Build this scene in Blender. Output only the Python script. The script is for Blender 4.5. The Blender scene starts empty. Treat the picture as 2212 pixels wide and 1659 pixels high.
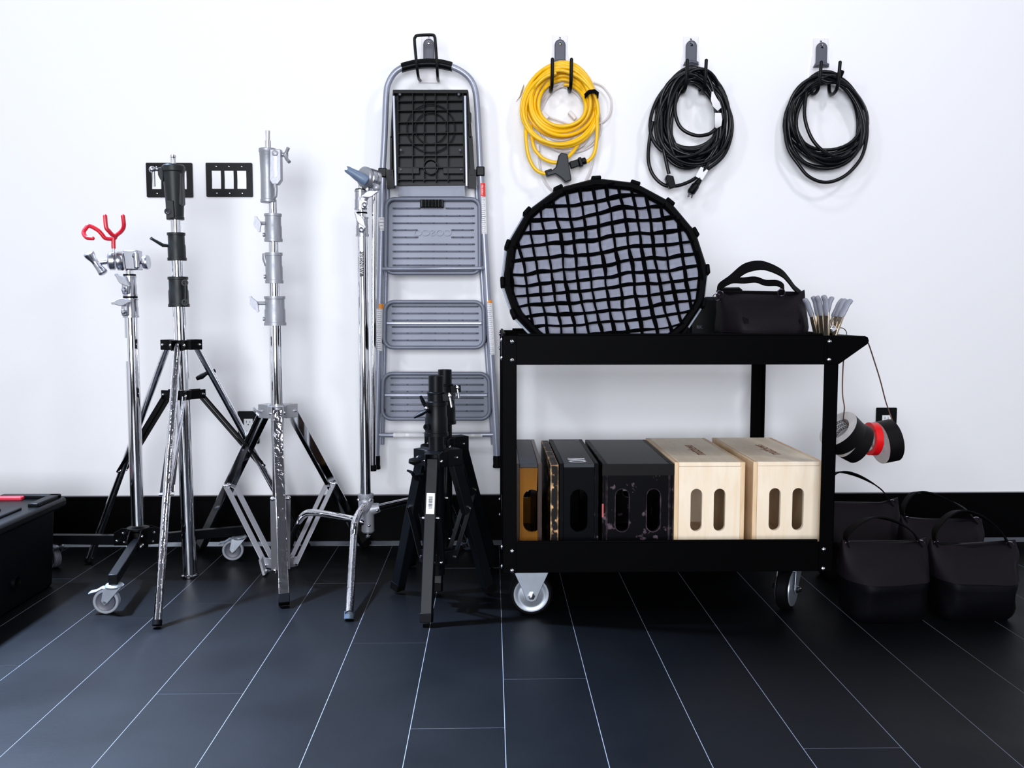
import bpy, bmesh, math, random
from math import pi, sin, cos, radians
from mathutils import Vector, Matrix, noise, geometry

# ------------------------------------------------------------------ camera, world, lights, exposure
scene = bpy.context.scene
COL = scene.collection
V = Vector
FPX, PITCH, YAW, CH = 1973.5, 0.08127, 0.02225, 0.89586
FWD = V((sin(YAW)*cos(PITCH), cos(YAW)*cos(PITCH), -sin(PITCH)))
RGT = V((cos(YAW), -sin(YAW), 0))
UPV = RGT.cross(FWD)
CAM = V((0, 0, CH))
cd = bpy.data.cameras.new('camera')
cd.sensor_width = 36.0
cd.lens = FPX/2212*36.0
cd.clip_start = 0.05
cam = bpy.data.objects.new('camera', cd)
COL.objects.link(cam)
R3 = Matrix((RGT, UPV, -FWD)).transposed()
cam.matrix_world = Matrix.Translation(CAM) @ R3.to_4x4()
scene.camera = cam

world = bpy.data.worlds.new('world')
scene.world = world
world.use_nodes = True
bg = world.node_tree.nodes['Background']
bg.inputs[0].default_value = (0.62, 0.72, 1.0, 1)
bg.inputs[1].default_value = 0.10

def area(name, loc, target, sx, sy, power, col=(1, 1, 1)):
    l = bpy.data.lights.new(name, 'AREA')
    l.shape = 'RECTANGLE'; l.size = sx; l.size_y = sy
    l.energy = power; l.color = col
    o = bpy.data.objects.new(name, l)
    COL.objects.link(o)
    o.location = loc
    o.rotation_euler = (V(target)-V(loc)).to_track_quat('-Z', 'Y').to_euler()
    return o
area('studio_light_key', (-2.6, 0.2, 3.4), (-0.3, 3.4, 1.1), 0.35, 0.35, 28, (0.90, 0.94, 1.0))
area('studio_light_overhead', (0.3, 1.9, 3.4), (0.4, 3.4, 0.9), 0.5, 0.2, 8, (0.95, 0.95, 1.0))
area('studio_light_side', (1.9, 0.9, 3.3), (0.9, 3.4, 0.9), 0.3, 0.3, 18, (0.97, 0.95, 1.0))
area('added_front_fill', (-0.7, -3.4, 1.55), (0.1, 3.4, 0.95), 3.2, 2.4, 330, (0.91, 0.94, 1.0))  # added fill behind the camera, evens out the wall and lights under the cart
sl = bpy.data.lights.new('floor_spot', 'SPOT'); sl.energy = 6600; sl.spot_size = radians(55); sl.spot_blend = 1.0; sl.shadow_soft_size = 0.12; sl.color = (0.54, 0.70, 1.0)
so = bpy.data.objects.new('floor_spot', sl); COL.objects.link(so); so.location = (-2.2, 3.0, 3.1)
so.rotation_euler = (V((-0.88, 1.5, 0))-V(so.location)).to_track_quat('-Z', 'Y').to_euler()

scene.view_settings.view_transform = 'Standard'
scene.view_settings.look = 'None'
scene.view_settings.exposure = 0.17
scene.view_settings.gamma = 1.0
scene.view_settings.use_curve_mapping = False

WALL = 3.4485
def A(px, py, Y):
    """world point at depth Y seen at photo pixel (px,py)"""
    d = FWD + RGT*((px-1106)/FPX) - UPV*((py-829.5)/FPX)
    return CAM + d*(Y/d.y)
def FL(px, py, z=0.0):
    d = FWD + RGT*((px-1106)/FPX) - UPV*((py-829.5)/FPX)
    return CAM + d*((z-CH)/d.z)
def S(px, Y): return px*Y/FPX

# ------------------------------------------------------------------ materials
def mat(name, col, rough=0.5, metal=0.0, spec=0.5, bump=0.0, bscale=60, var=0.0, vscale=8, coat=0.0, stretch=None, rvar=0.0, trans=0.0):
    m = bpy.data.materials.new(name); m.use_nodes = True
    nt = m.node_tree; b = nt.nodes['Principled BSDF']
    b.inputs['Base Color'].default_value = (*col, 1)
    b.inputs['Roughness'].default_value = rough
    b.inputs['Metallic'].default_value = metal
    b.inputs['Specular IOR Level'].default_value = spec
    b.inputs['Coat Weight'].default_value = coat
    if trans: b.inputs['Transmission Weight'].default_value = trans
    if bump or var or rvar:
        tc = nt.nodes.new('ShaderNodeTexCoord')
        mp = nt.nodes.new('ShaderNodeMapping')
        nt.links.new(tc.outputs['Object'], mp.inputs['Vector'])
        if stretch: mp.inputs['Scale'].default_value = stretch
        def nz(s, d=4):
            n = nt.nodes.new('ShaderNodeTexNoise'); n.inputs['Scale'].default_value = s; n.inputs['Detail'].default_value = d
            nt.links.new(mp.outputs['Vector'], n.inputs['Vector']); return n
        if bump:
            n = nz(bscale); bp = nt.nodes.new('ShaderNodeBump'); bp.inputs['Strength'].default_value = bump; bp.inputs['Distance'].default_value = 0.01
            nt.links.new(n.outputs['Fac'], bp.inputs['Height']); nt.links.new(bp.outputs['Normal'], b.inputs['Normal'])
        if var:
            n = nz(vscale); r = nt.nodes.new('ShaderNodeValToRGB')
            e = r.color_ramp.elements
            e[0].position = 0.3; e[1].position = 0.7
            e[0].color = (*[max(0, c*(1-var)) for c in col], 1); e[1].color = (*[min(1, c*(1+var)) for c in col], 1)
            nt.links.new(n.outputs['Fac'], r.inputs['Fac']); nt.links.new(r.outputs['Color'], b.inputs['Base Color'])
        if rvar:
            n = nz(vscale*0.6); mr = nt.nodes.new('ShaderNodeMapRange')
            mr.inputs['From Min'].default_value = 0.3; mr.inputs['From Max'].default_value = 0.7
            mr.inputs['To Min'].default_value = max(0.02, rough-rvar); mr.inputs['To Max'].default_value = rough+rvar
            nt.links.new(n.outputs['Fac'], mr.inputs['Value']); nt.links.new(mr.outputs['Result'], b.inputs['Roughness'])
    return m

def worn(name, base, chips, rough=0.4, amount=0.5, radius=0.006, patch=0.62, spec=0.3):
    """dark paint, chipped along the edges and in a few patches"""
    m = mat(name, base, rough, spec=spec); nt = m.node_tree; b = nt.nodes['Principled BSDF']
    tc = nt.nodes.new('ShaderNodeTexCoord')
    bv = nt.nodes.new('ShaderNodeBevel'); bv.samples = 6; bv.inputs['Radius'].default_value = radius
    ge = nt.nodes.new('ShaderNodeNewGeometry')
    dt = nt.nodes.new('ShaderNodeVectorMath'); dt.operation = 'DOT_PRODUCT'
    nt.links.new(bv.outputs['Normal'], dt.inputs[0]); nt.links.new(ge.outputs['Normal'], dt.inputs[1])
    n = nt.nodes.new('ShaderNodeTexNoise'); n.inputs['Scale'].default_value = 38; n.inputs['Detail'].default_value = 8
    nt.links.new(tc.outputs['Object'], n.inputs['Vector'])
    e1 = nt.nodes.new('ShaderNodeMath'); e1.operation = 'SUBTRACT'; e1.inputs[0].default_value = 1.0
    nt.links.new(dt.outputs['Value'], e1.inputs[1])
    e2 = nt.nodes.new('ShaderNodeMath'); e2.operation = 'MULTIPLY_ADD'; e2.inputs[1].default_value = amount; 
    nt.links.new(e1.outputs[0], e2.inputs[0]); nt.links.new(n.outputs['Fac'], e2.inputs[2])
    r = nt.nodes.new('ShaderNodeValToRGB'); el = r.color_ramp.elements
    el[0].position = patch; el[0].color = (*base, 1); el[1].position = patch+0.06; el[1].color = (*chips, 1)
    nt.links.new(e2.outputs[0], r.inputs['Fac']); nt.links.new(r.outputs['Color'], b.inputs['Base Color'])
    return m

def wood(name, c0, c1):
    m = mat(name, c0, 0.5); nt = m.node_tree; b = nt.nodes['Principled BSDF']
    tc = nt.nodes.new('ShaderNodeTexCoord'); mp = nt.nodes.new('ShaderNodeMapping')
    mp.inputs['Scale'].default_value = (14, 3, 2.2)
    nt.links.new(tc.outputs['Object'], mp.inputs['Vector'])
    n = nt.nodes.new('ShaderNodeTexNoise'); n.inputs['Scale'].default_value = 3; n.inputs['Detail'].default_value = 6; n.inputs['Distortion'].default_value = 0.6
    nt.links.new(mp.outputs['Vector'], n.inputs['Vector'])
    r = nt.nodes.new('ShaderNodeValToRGB'); e = r.color_ramp.elements
    e[0].position = 0.3; e[0].color = (*c1, 1); e[1].position = 0.72; e[1].color = (*c0, 1)
    nt.links.new(n.outputs['Fac'], r.inputs['Fac']); nt.links.new(r.outputs['Color'], b.inputs['Base Color'])
    return m

WHITEW = mat('wall_paint', (0.86, 0.865, 0.89), 0.55, bump=0.02, bscale=180)
TILE = mat('black_tile', (0.0022, 0.0026, 0.0034), 0.48, spec=0.075, bump=0.02, bscale=90, rvar=0.07, vscale=6)
GROUT = mat('grout', (0.13, 0.135, 0.15), 0.8, spec=0.2)
BASEB = mat('black_gloss_board', (0.0008, 0.0008, 0.0011), 0.5, spec=0.04)
STRIP = mat('metal_strip', (0.10, 0.11, 0.13), 0.30, 0.6, bump=0.05, bscale=30)
EDGEST = mat('board_edge', (0.12, 0.11, 0.13), 0.4)
CHROME = mat('chrome', (0.86, 0.87, 0.90), 0.06, 1.0)
CHROMEW = mat('chrome_scuffed', (0.80, 0.81, 0.86), 0.10, 1.0, bump=0.22, bscale=60, stretch=(1, 1, 0.35))
CHROMED = mat('dark_chrome', (0.42, 0.43, 0.48), 0.12, 1.0)
ALU = mat('cast_aluminium', (0.36, 0.37, 0.41), 0.42, 0.45, bump=0.06, bscale=120)
ALUP = mat('polished_aluminium', (0.52, 0.53, 0.58), 0.28, 1.0)
ALUB = mat('brushed_aluminium', (0.46, 0.465, 0.50), 0.40, 0.6, bump=0.04, bscale=100)
ZINC = mat('zinc_plate', (0.38, 0.42, 0.48), 0.36, 0.7, var=0.10, vscale=20)
BLKCAST = mat('black_casting', (0.010, 0.013, 0.014), 0.45, spec=0.35, bump=0.04, bscale=200)
BLKMET = mat('black_powder_coat', (0.0014, 0.0014, 0.0018), 0.45, spec=0.10)
BLKLEG = mat('black_satin_paint', (0.0030, 0.0038, 0.0052), 0.38, spec=0.15)
CARTB = mat('cart_black_enamel', (0.0006, 0.0006, 0.0008), 0.5, spec=0.03)
BLKPL = mat('black_plastic', (0.0022, 0.0026, 0.0034), 0.38, spec=0.16)
BLKRUB = mat('black_rubber', (0.0016, 0.0016, 0.002), 0.6, spec=0.08)
GREYRUB = mat('grey_rubber', (0.27, 0.29, 0.33), 0.55)
GREYPL = mat('grey_plastic', (0.075, 0.080, 0.105), 0.4)
HANDGR = mat('clamp_grey_vinyl', (0.26, 0.27, 0.33), 0.45)
BLUEGR = mat('blue_grey_vinyl', (0.14, 0.20, 0.30), 0.4, var=0.2, vscale=25)
FOOTBL = mat('blue_grey_rubber', (0.05, 0.072, 0.10), 0.5)
REDV = mat('red_vinyl', (0.62, 0.012, 0.03), 0.28, coat=0.3)
LADG = mat('ladder_grey', (0.31, 0.33, 0.41), 0.32, 0.35)
LADS = mat('ladder_step_grey', (0.165, 0.180, 0.235), 0.42, 0.15, spec=0.5, bump=0.02, bscale=80)
STEEL = mat('bolt_steel', (0.78, 0.79, 0.83), 0.15, 1.0)
WHITEPL = mat('white_plastic', (0.85, 0.86, 0.88), 0.35)
IVORY = mat('clear_white_cord', (0.70, 0.66, 0.66), 0.35)
PAPER = mat('label_paper', (0.80, 0.80, 0.82), 0.5)
INK = mat('label_ink', (0.25, 0.25, 0.29), 0.6)
BLACKINK = mat('black_ink', (0.008, 0.008, 0.01), 0.5)
ORANGE = mat('label_orange', (0.80, 0.28, 0.03), 0.5)
REDLAB = mat('label_red', (0.75, 0.05, 0.04), 0.5)
YELLOW = mat('yellow_cable', (0.90, 0.52, 0.004), 0.32)
BLKCAB = mat('black_cable', (0.0022, 0.0026, 0.0038), 0.30, spec=0.30)
FABRIC = mat('black_nylon', (0.0012, 0.0012, 0.0016), 0.65, spec=0.06, bump=0.10, bscale=400)
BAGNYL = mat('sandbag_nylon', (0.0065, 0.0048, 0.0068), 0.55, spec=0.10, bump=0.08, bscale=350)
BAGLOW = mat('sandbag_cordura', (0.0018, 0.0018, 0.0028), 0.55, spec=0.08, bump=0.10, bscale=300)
GRIDF = mat('grid_fabric', (0.0006, 0.0006, 0.0009), 0.8, spec=0.03)
DIFF = mat('diffuser_cloth', (0.30, 0.31, 0.40), 0.7, bump=0.10, bscale=14, var=0.08, vscale=10)
PURPST = mat('tinted_ring', (0.55, 0.42, 0.60), 0.15, 1.0)
BIRCH = wood('birch_ply', (0.93, 0.81, 0.65), (0.86, 0.70, 0.51))
BIRCHE = wood('birch_ply_edge', (0.88, 0.68, 0.45), (0.66, 0.43, 0.23))
BRAND = mat('burned_mark', (0.16, 0.055, 0.02), 0.7)
DARKIN = mat('box_inside', (0.20, 0.12, 0.06), 0.7)
BROWNP = mat('brown_panel', (0.185, 0.070, 0.004), 0.5, spec=0.12, var=0.25, vscale=7)
BROWNT = worn('brown_black_trim', (0.030, 0.016, 0.012), (0.16, 0.08, 0.05), 0.35, 0.8, 0.005, 0.66)
BLKBOX = worn('black_painted_ply', (0.0018, 0.0021, 0.003), (0.12, 0.09, 0.10), 0.45, 0.75, 0.005, 0.70, spec=0.05)
BLKTOP = worn('black_top_panel', (0.020, 0.023, 0.029), (0.09, 0.08, 0.09), 0.45, 0.75, 0.005, 0.72)
CHIPPY = worn('chipped_black_edge', (0.004, 0.004, 0.005), (0.66, 0.40, 0.20), 0.5, 1.2, 0.008, 0.58, spec=0.15)
TORN = worn('torn_black_paint', (0.0016, 0.0016, 0.0025), (0.10, 0.07, 0.09), 0.45, 0.8, 0.008, 0.64, spec=0.06)
TAPEBK = mat('black_gaffer', (0.0040, 0.0034, 0.0042), 0.5, spec=0.15, bump=0.05, bscale=300)
TAPESD = mat('tape_side', (0.62, 0.60, 0.60), 0.6, var=0.12, vscale=30)
TAPERED = mat('red_tape', (0.80, 0.004, 0.008), 0.35)
CORE = mat('tape_core', (0.62, 0.63, 0.66), 0.6)
STRING = mat('brown_string', (0.14, 0.07, 0.045), 0.7)
BRASS = mat('worn_brass_steel', (0.52, 0.43, 0.32), 0.28, 0.9, var=0.35, vscale=25)
TOTE = mat('tote_plastic', (0.0016, 0.0022, 0.0032), 0.42, spec=0.12, bump=0.05, bscale=250)
CHROMEHK = mat('hook_plate', (0.80, 0.79, 0.82), 0.3)

# ------------------------------------------------------------------ mesh builder
def frame(d, up=None):
    d = V(d).normalized()
    u = V(up) if up is not None else (V((0, 0, 1)) if abs(d.z) < 0.95 else V((1, 0, 0)))
    s = d.cross(u)
    if s.length < 1e-6: s = d.cross(V((0, 1, 0)))
    s.normalize(); u = s.cross(d).normalized()
    return d, s, u

class MB:
    def __init__(self): self.v = []; self.f = []; self.m = []; self.cm = 0
    def add(self, vs, fs):
        o = len(self.v); self.v += [V(p) for p in vs]
        for f in fs: self.f.append([i+o for i in f]); self.m.append(self.cm)
        return self
    def mi(self, i): self.cm = i; return self
    def box(self, c, s, R=None):
        c = V(c); vs = []
        for x in (-.5, .5):
            for y in (-.5, .5):
                for z in (-.5, .5):
                    p = V((x*s[0], y*s[1], z*s[2]))
                    vs.append(c+(R @ p if R else p))
        return self.add(vs, [(0, 1, 3, 2), (4, 6, 7, 5), (0, 4, 5, 1), (2, 3, 7, 6), (0, 2, 6, 4), (1, 5, 7, 3)])
    def mm(self, a, b):
        a = V(a); b = V(b)
        return self.box((a+b)/2, (abs(b.x-a.x), abs(b.y-a.y), abs(b.z-a.z)))
    def bar(self, p0, p1, w, d, up=None):
        p0 = V(p0); p1 = V(p1); dd, s, u = frame(p1-p0, up)
        vs = []
        for p in (p0, p1):
            for a, b in ((-1, -1), (1, -1), (1, 1), (-1, 1)): vs.append(p+s*(a*w/2)+u*(b*d/2))
        return self.add(vs, [(3, 2, 1, 0), (4, 5, 6, 7), (0, 1, 5, 4), (1, 2, 6, 5), (2, 3, 7, 6), (3, 0, 4, 7)])
    def tube(self, pts, r, seg=12, closed=False, caps=True, flat=1.0):
        pts = [V(p) for p in pts]; n = len(pts)
        rs = r if isinstance(r, (list, tuple)) else [r]*n
        T = []
        for i in range(n):
            a = pts[i-1] if (i > 0 or closed) else pts[i]; b = pts[(i+1) % n] if (i < n-1 or closed) else pts[i]
            t = b-a
            T.append(t.normalized() if t.length > 1e-9 else V((0, 0, 1)))
        _, s, u = frame(T[0])
        vs = []; 
        for i in range(n):
            t = T[i]
            s = s-t*s.dot(t)
            if s.length < 1e-6: _, s, u = frame(t)
            s.normalize(); u = s.cross(t)
            for k in range(seg):
                a = 2*pi*k/seg
                vs.append(pts[i]+s*(cos(a)*rs[i])+u*(sin(a)*rs[i]*flat))
        fs = []
        for i in range(n if closed else n-1):
            j = (i+1) % n
            for k in range(seg):
                k2 = (k+1) % seg
                fs.append((i*seg+k, j*seg+k, j*seg+k2, i*seg+k2))
        if caps and not closed:
            fs.append(tuple(range(seg))); fs.append(tuple((n-1)*seg+k for k in reversed(range(seg))))
        return self.add(vs, fs)
    def cyl(self, p0, p1, r, seg=20, r1=None): return self.tube([p0, p1], [r, r if r1 is None else r1], seg)
    def lathe(self, base, axis, prof, seg=28):
        base = V(base); d, s, u = frame(axis); vs = []; n = len(prof)
        for r, h in prof:
            for k in range(seg):
                a = 2*pi*k/seg; vs.append(base+d*h+s*(cos(a)*r)+u*(sin(a)*r))
        fs = []
        for i in range(n-1):
            for k in range(seg):
                k2 = (k+1) % seg; fs.append((i*seg+k, i*seg+k2, (i+1)*seg+k2, (i+1)*seg+k))
        if prof[0][0] > 1e-6: fs.append(tuple(reversed(range(seg))))
        if prof[-1][0] > 1e-6: fs.append(tuple((n-1)*seg+k for k in range(seg)))
        return self.add(vs, fs)
    def ring(self, c, axis, ro, ri, w, seg=40):
        """hollow roll, axis through centre; c is the middle"""
        c = V(c); d, s, u = frame(axis); vs = []
        for r, h in ((ro, -w/2), (ro, w/2), (ri, w/2), (ri, -w/2)):
            for k in range(seg):
                a = 2*pi*k/seg; vs.append(c+d*h+s*(cos(a)*r)+u*(sin(a)*r))
        base = self.cm
        for i in range(4):
            fs = []
            for k in range(seg):
                k2 = (k+1) % seg; j = (i+1) % 4
                fs.append((i*seg+k, i*seg+k2, j*seg+k2, j*seg+k))
            if i == 0: o = len(self.v); self.v += vs
            for f in fs: self.f.append([q+o for q in f]); self.m.append(base+(0, 1, 2, 1)[i] if getattr(self, 'roll', 0) else base)
        return self
    def sph(self, c, r, sc=(1, 1, 1), seg=16, rings=10, R=None):
        c = V(c); vs = []; fs = []
        for i in range(rings+1):
            th = pi*i/rings
            for k in range(seg):
                a = 2*pi*k/seg; p = V((sin(th)*cos(a)*r*sc[0], sin(th)*sin(a)*r*sc[1], cos(th)*r*sc[2]))
                vs.append(c+(R @ p if R else p))
        for i in range(rings):
            for k in range(seg):
                k2 = (k+1) % seg; fs.append((i*seg+k, (i+1)*seg+k, (i+1)*seg+k2, i*seg+k2))
        return self.add(vs, fs)
    def prism(self, out, off):
        out = [V(p) for p in out]; off = V(off); n = len(out)
        vs = out+[p+off for p in out]
        fs = [tuple(range(n)), tuple(reversed(range(n, 2*n)))]
        for i in range(n):
            j = (i+1) % n; fs.append((i, i+n, j+n, j))
        return self.add(vs, fs)
    def holed(self, outer, holes, off):
        """flat plate with holes: outer and holes are lists of 3-D points, off the thickness vector"""
        off = V(off); loops = [[V(p) for p in outer]]+[[V(p) for p in h] for h in holes]
        tri = geometry.tessellate_polygon(loops)
        flat = [p for l in loops for p in l]; n = len(flat)
        fs = [tuple(t) for t in tri]+[tuple(i+n for i in reversed(t)) for t in tri]
        o = 0
        for l in loops:
            k = len(l)
            for i in range(k):
                j = (i+1) % k; fs.append((o+i, o+i+n, o+j+n, o+j))
            o += k
        return self.add(flat+[p+off for p in flat], fs)
    def ribbon(self, pts, wdir, w, t=0.003):
        pts = [V(p) for p in pts]; n = len(pts); vs = []
        for i in range(n):
            a = pts[max(0, i-1)]; b = pts[min(n-1, i+1)]; d = (b-a).normalized()
            wd = V(wdir[i] if isinstance(wdir, list) else wdir); wd = (wd-d*wd.dot(d)).normalized(); nn = d.cross(wd)
            ww = w[i] if isinstance(w, list) else w
            for x, y in ((-1, -1), (1, -1), (1, 1), (-1, 1)): vs.append(pts[i]+wd*(x*ww/2)+nn*(y*t/2))
        fs = [(0, 1, 2, 3), ((n-1)*4+3, (n-1)*4+2, (n-1)*4+1, (n-1)*4)]
        for i in range(n-1):
            for k in range(4):
                k2 = (k+1) % 4; fs.append((i*4+k, (i+1)*4+k, (i+1)*4+k2, i*4+k2))
        return self.add(vs, fs)
    def text(self, s, size, fn, extrude=0.0006, align='CENTER', sx=1.0):
        c = bpy.data.curves.new('t', 'FONT'); c.body = s; c.size = size; c.extrude = extrude; c.align_x = align; c.align_y = 'CENTER'
        c.resolution_u = 3
        o = bpy.data.objects.new('t', c); COL.objects.link(o)
        dg = bpy.context.evaluated_depsgraph_get(); dg.update()
        me = bpy.data.meshes.new_from_object(o.evaluated_get(dg))
        self.add([fn(v.co.x*sx, v.co.y, v.co.z) for v in me.vertices], [tuple(p.vertices) for p in me.polygons])
        bpy.data.objects.remove(o); bpy.data.curves.remove(c); bpy.data.meshes.remove(me)
        return self
    def build(self, name, m, parent=None, bevel=0.0, smooth=True, seg=2, angle=38, fix=True):
        off = V((0, 0, 0)); p = parent
        while p is not None:
            off = off+p.location; p = p.parent
        me = bpy.data.meshes.new(name)
        me.from_pydata([tuple(q-off) for q in self.v], [], self.f)
        ms = m if isinstance(m, (list, tuple)) else [m]
        for q in ms: me.materials.append(q)
        if len(ms) > 1: me.polygons.foreach_set('material_index', self.m)
        me.validate(); me.update()
        if fix:
            b = bmesh.new(); b.from_mesh(me); bmesh.ops.recalc_face_normals(b, faces=b.faces); b.to_mesh(me); b.free()
        if smooth:
            me.polygons.foreach_set('use_smooth', [True]*len(me.polygons))
            me.set_sharp_from_angle(angle=radians(angle))
        o = bpy.data.objects.new(name, me); COL.objects.link(o)
        if parent is not None: o.parent = parent
        if bevel:
            bm_ = o.modifiers.new('bevel', 'BEVEL'); bm_.width = bevel; bm_.segments = seg; bm_.limit_method = 'ANGLE'; bm_.angle_limit = radians(50)
            bm_.harden_normals = False
        return o

def tag(o, label, cat, group=None, kind=None):
    if label: o['label'] = label
    if cat: o['category'] = cat
    if group: o['group'] = group
    if kind: o['kind'] = kind
    return o
def thing(name, label, cat, loc=(0, 0, 0), group=None):
    o = bpy.data.objects.new(name, None); o.empty_display_size = 0.05; COL.objects.link(o); o.location = loc
    return tag(o, label, cat, group)
def structure(o): o['kind'] = 'structure'; return o
def copy_tree(o, parent=None):
    c = o.copy(); COL.objects.link(c)
    if parent is not None: c.parent = parent
    for ch in list(o.children): copy_tree(ch, c)
    return c
def spline(pts, n=8, closed=False):
    pts = [V(p) for p in pts]; N = len(pts); out = []
    rng = range(N if closed else N-1)
    for i in rng:
        g = lambda k: pts[k % N] if closed else pts[min(max(k, 0), N-1)]
        a, b, c, d = g(i-1), g(i), g(i+1), g(i+2)
        for k in range(n):
            t = k/n; t2 = t*t; t3 = t2*t
            out.append(0.5*((2*b)+(c-a)*t+(2*a-5*b+4*c-d)*t2+(3*b-a-3*c+d)*t3))
    if not closed: out.append(pts[-1])
    return out
def lerp(a, b, t): return V(a)*(1-t)+V(b)*t
rnd = random.Random(7)

# ------------------------------------------------------------------ setting
X0, TS = 0.02662, 0.2032
fm = MB()
joint = {-7: FL(20, 1438).y, -5: FL(430, 1303.5).y, -4: FL(430, 1498.5).y, -3: FL(740, 1260).y, -2: FL(840, 1389).y, -1: FL(988, 1573).y, 0: FL(1177, 1466.5).y, 3: FL(1840, 1616).y}
g = 0.0009
TLEN = 1.2192
fr = random.Random(3)
for k in range(-21, 21):
    xa, xb = X0+k*TS, X0+(k+1)*TS
    fm.mi(1).add([(xa-g, -4.6, -0.0006), (xa+g, -4.6, -0.0006), (xa+g, WALL+0.02, -0.0006), (xa-g, WALL+0.02, -0.0006)], [(0, 1, 2, 3)])
    j0 = joint.get(k, 1.2+fr.random()*0.3 if k in (1, 2, 4, 5, 6) else fr.uniform(0, TLEN))
    ys = [-4.6]
    y = j0-TLEN*8
    while y < WALL+0.02:
        if k in (0, 3) and y > 2.3: break
        if -4.6 < y < WALL-0.3 or (k in joint and abs(y-j0) < 0.01):
            ys.append(y)
        y += TLEN
    if k in (1, 2, 4, 5, 6): ys = [q for q in ys if not (1.6 < q < 3.44)]
    ys.append(WALL+0.02)
    for a, b in zip(ys[:-1], ys[1:]):
        ga = g if a > -4.6 else 0
        gb = g if b < WALL else 0
        fm.mi(0).add([(xa+g, a+ga, 0), (xb-g, a+ga, 0), (xb-g, b-gb, 0), (xa+g, b-gb, 0)], [(0, 1, 2, 3)])
        if b < WALL:
            fm.mi(1).add([(xa+g, b-g, -0.0006), (xb-g, b-g, -0.0006), (xb-g, b+g, -0.0006), (xa+g, b+g, -0.0006)], [(0, 1, 2, 3)])
structure(fm.build('floor', [TILE, GROUT], smooth=False, fix=False))
structure(MB().mm((-4.2, WALL, -0.02), (4.2, WALL+0.12, 3.6)).build('wall_back', WHITEW, smooth=False))
structure(MB().mm((-4.32, -4.6, -0.02), (-4.2, WALL, 3.6)).build('wall_left', WHITEW, smooth=False))
structure(MB().mm((4.2, -4.6, -0.02), (4.32, WALL, 3.6)).build('wall_right', WHITEW, smooth=False))
structure(MB().mm((-4.2, -4.72, -0.02), (4.2, -4.6, 3.6)).build('wall_front', mat('dark_wall_paint', (0.035, 0.036, 0.042), 0.7), smooth=False))
structure(MB().mm((-4.2, -4.6, 3.6), (4.2, WALL, 3.7)).build('ceiling', mat('ceiling_paint', (0.035, 0.035, 0.040), 0.8), smooth=False))
BT = 0.194
structure(MB().mm((-4.2, WALL-0.012, 0.017), (4.2, WALL, BT-0.003)).build('baseboard_back', BASEB, bevel=0.0015))
structure(MB().mm((-4.2, WALL-0.0135, BT-0.003), (4.2, WALL, BT)).build('trim_1', EDGEST, bevel=0.001))
structure(MB().add([(-4.2, WALL-0.024, 0.0), (4.2, WALL-0.024, 0.0), (4.2, WALL-0.013, 0.017), (-4.2, WALL-0.013, 0.017), (-4.2, WALL-0.006, 0.017), (4.2, WALL-0.006, 0.017), (4.2, WALL-0.006, 0.0), (-4.2, WALL-0.006, 0.0)],
                   [(0, 1, 2, 3), (3, 2, 5, 4), (4, 5, 6, 7), (7, 6, 1, 0), (0, 3, 4, 7), (1, 6, 5, 2)]).build('trim_2', STRIP, bevel=0.002))

# ------------------------------------------------------------------ wall plates
def rrect(cx, cz, w, h, r, n=4):
    out = []
    for sx, sz, a0 in ((1, 1, 0), (-1, 1, 90), (-1, -1, 180), (1, -1, 270)):
        for i in range(n+1):
            a = radians(a0+90*i/n); out.append((cx+sx*(w/2-r)+cos(a)*r, cz+sz*(h/2-r)+sin(a)*r))
    return out
def switch_plate(pa, pb, label):
    a = A(*pa, WALL); b = A(*pb, WALL); c = (a+b)/2; w = abs(b.x-a.x); h = abs(a.z-b.z)
    t = thing('light_switch', label, 'light switch', (c.x, WALL, c.z), 'light switches on the white wall')
    m = MB()
    m.holed([(x, WALL-0.0065, z) for x, z in rrect(c.x, c.z, w, h, 0.004)],
            [[(x, WALL-0.0065, z) for x, z in rrect(c.x+k*0.0465, c.z, 0.0345, 0.067, 0.001, 2)] for k in (-1, 0, 1)], (0, 0.0063, 0))
    m.build('cover_plate', BLKPL, t, bevel=0.0012)
    for k in (-1, 0, 1):
        x = c.x+k*0.0465; hw, hh = 0.0165, 0.0327
        m = MB().prism([(x-hw, WALL-0.001, c.z-hh), (x-hw, WALL-0.0085, c.z-hh), (x-hw, WALL-0.006, c.z), (x-hw, WALL-0.0075, c.z+hh), (x-hw, WALL-0.001, c.z+hh)], (2*hw, 0, 0))
        m.build('rocker', WHITEPL, t, bevel=0.0006)
        for s in (-1, 1):
            MB().lathe((x, WALL-0.0063, c.z+s*0.0485), (0, -1, 0), [(0.0028, 0), (0.0024, 0.0012), (0.0, 0.0016)], 12).build('screw', CHROMED, t)
    return t
switch_plate((316, 352), (418, 427), 'black three gang light switch plate with white rockers, half hidden behind black stand')
switch_plate((445, 352), (547, 426), 'black three gang light switch plate with white rockers, in full view between two stands')
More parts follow.
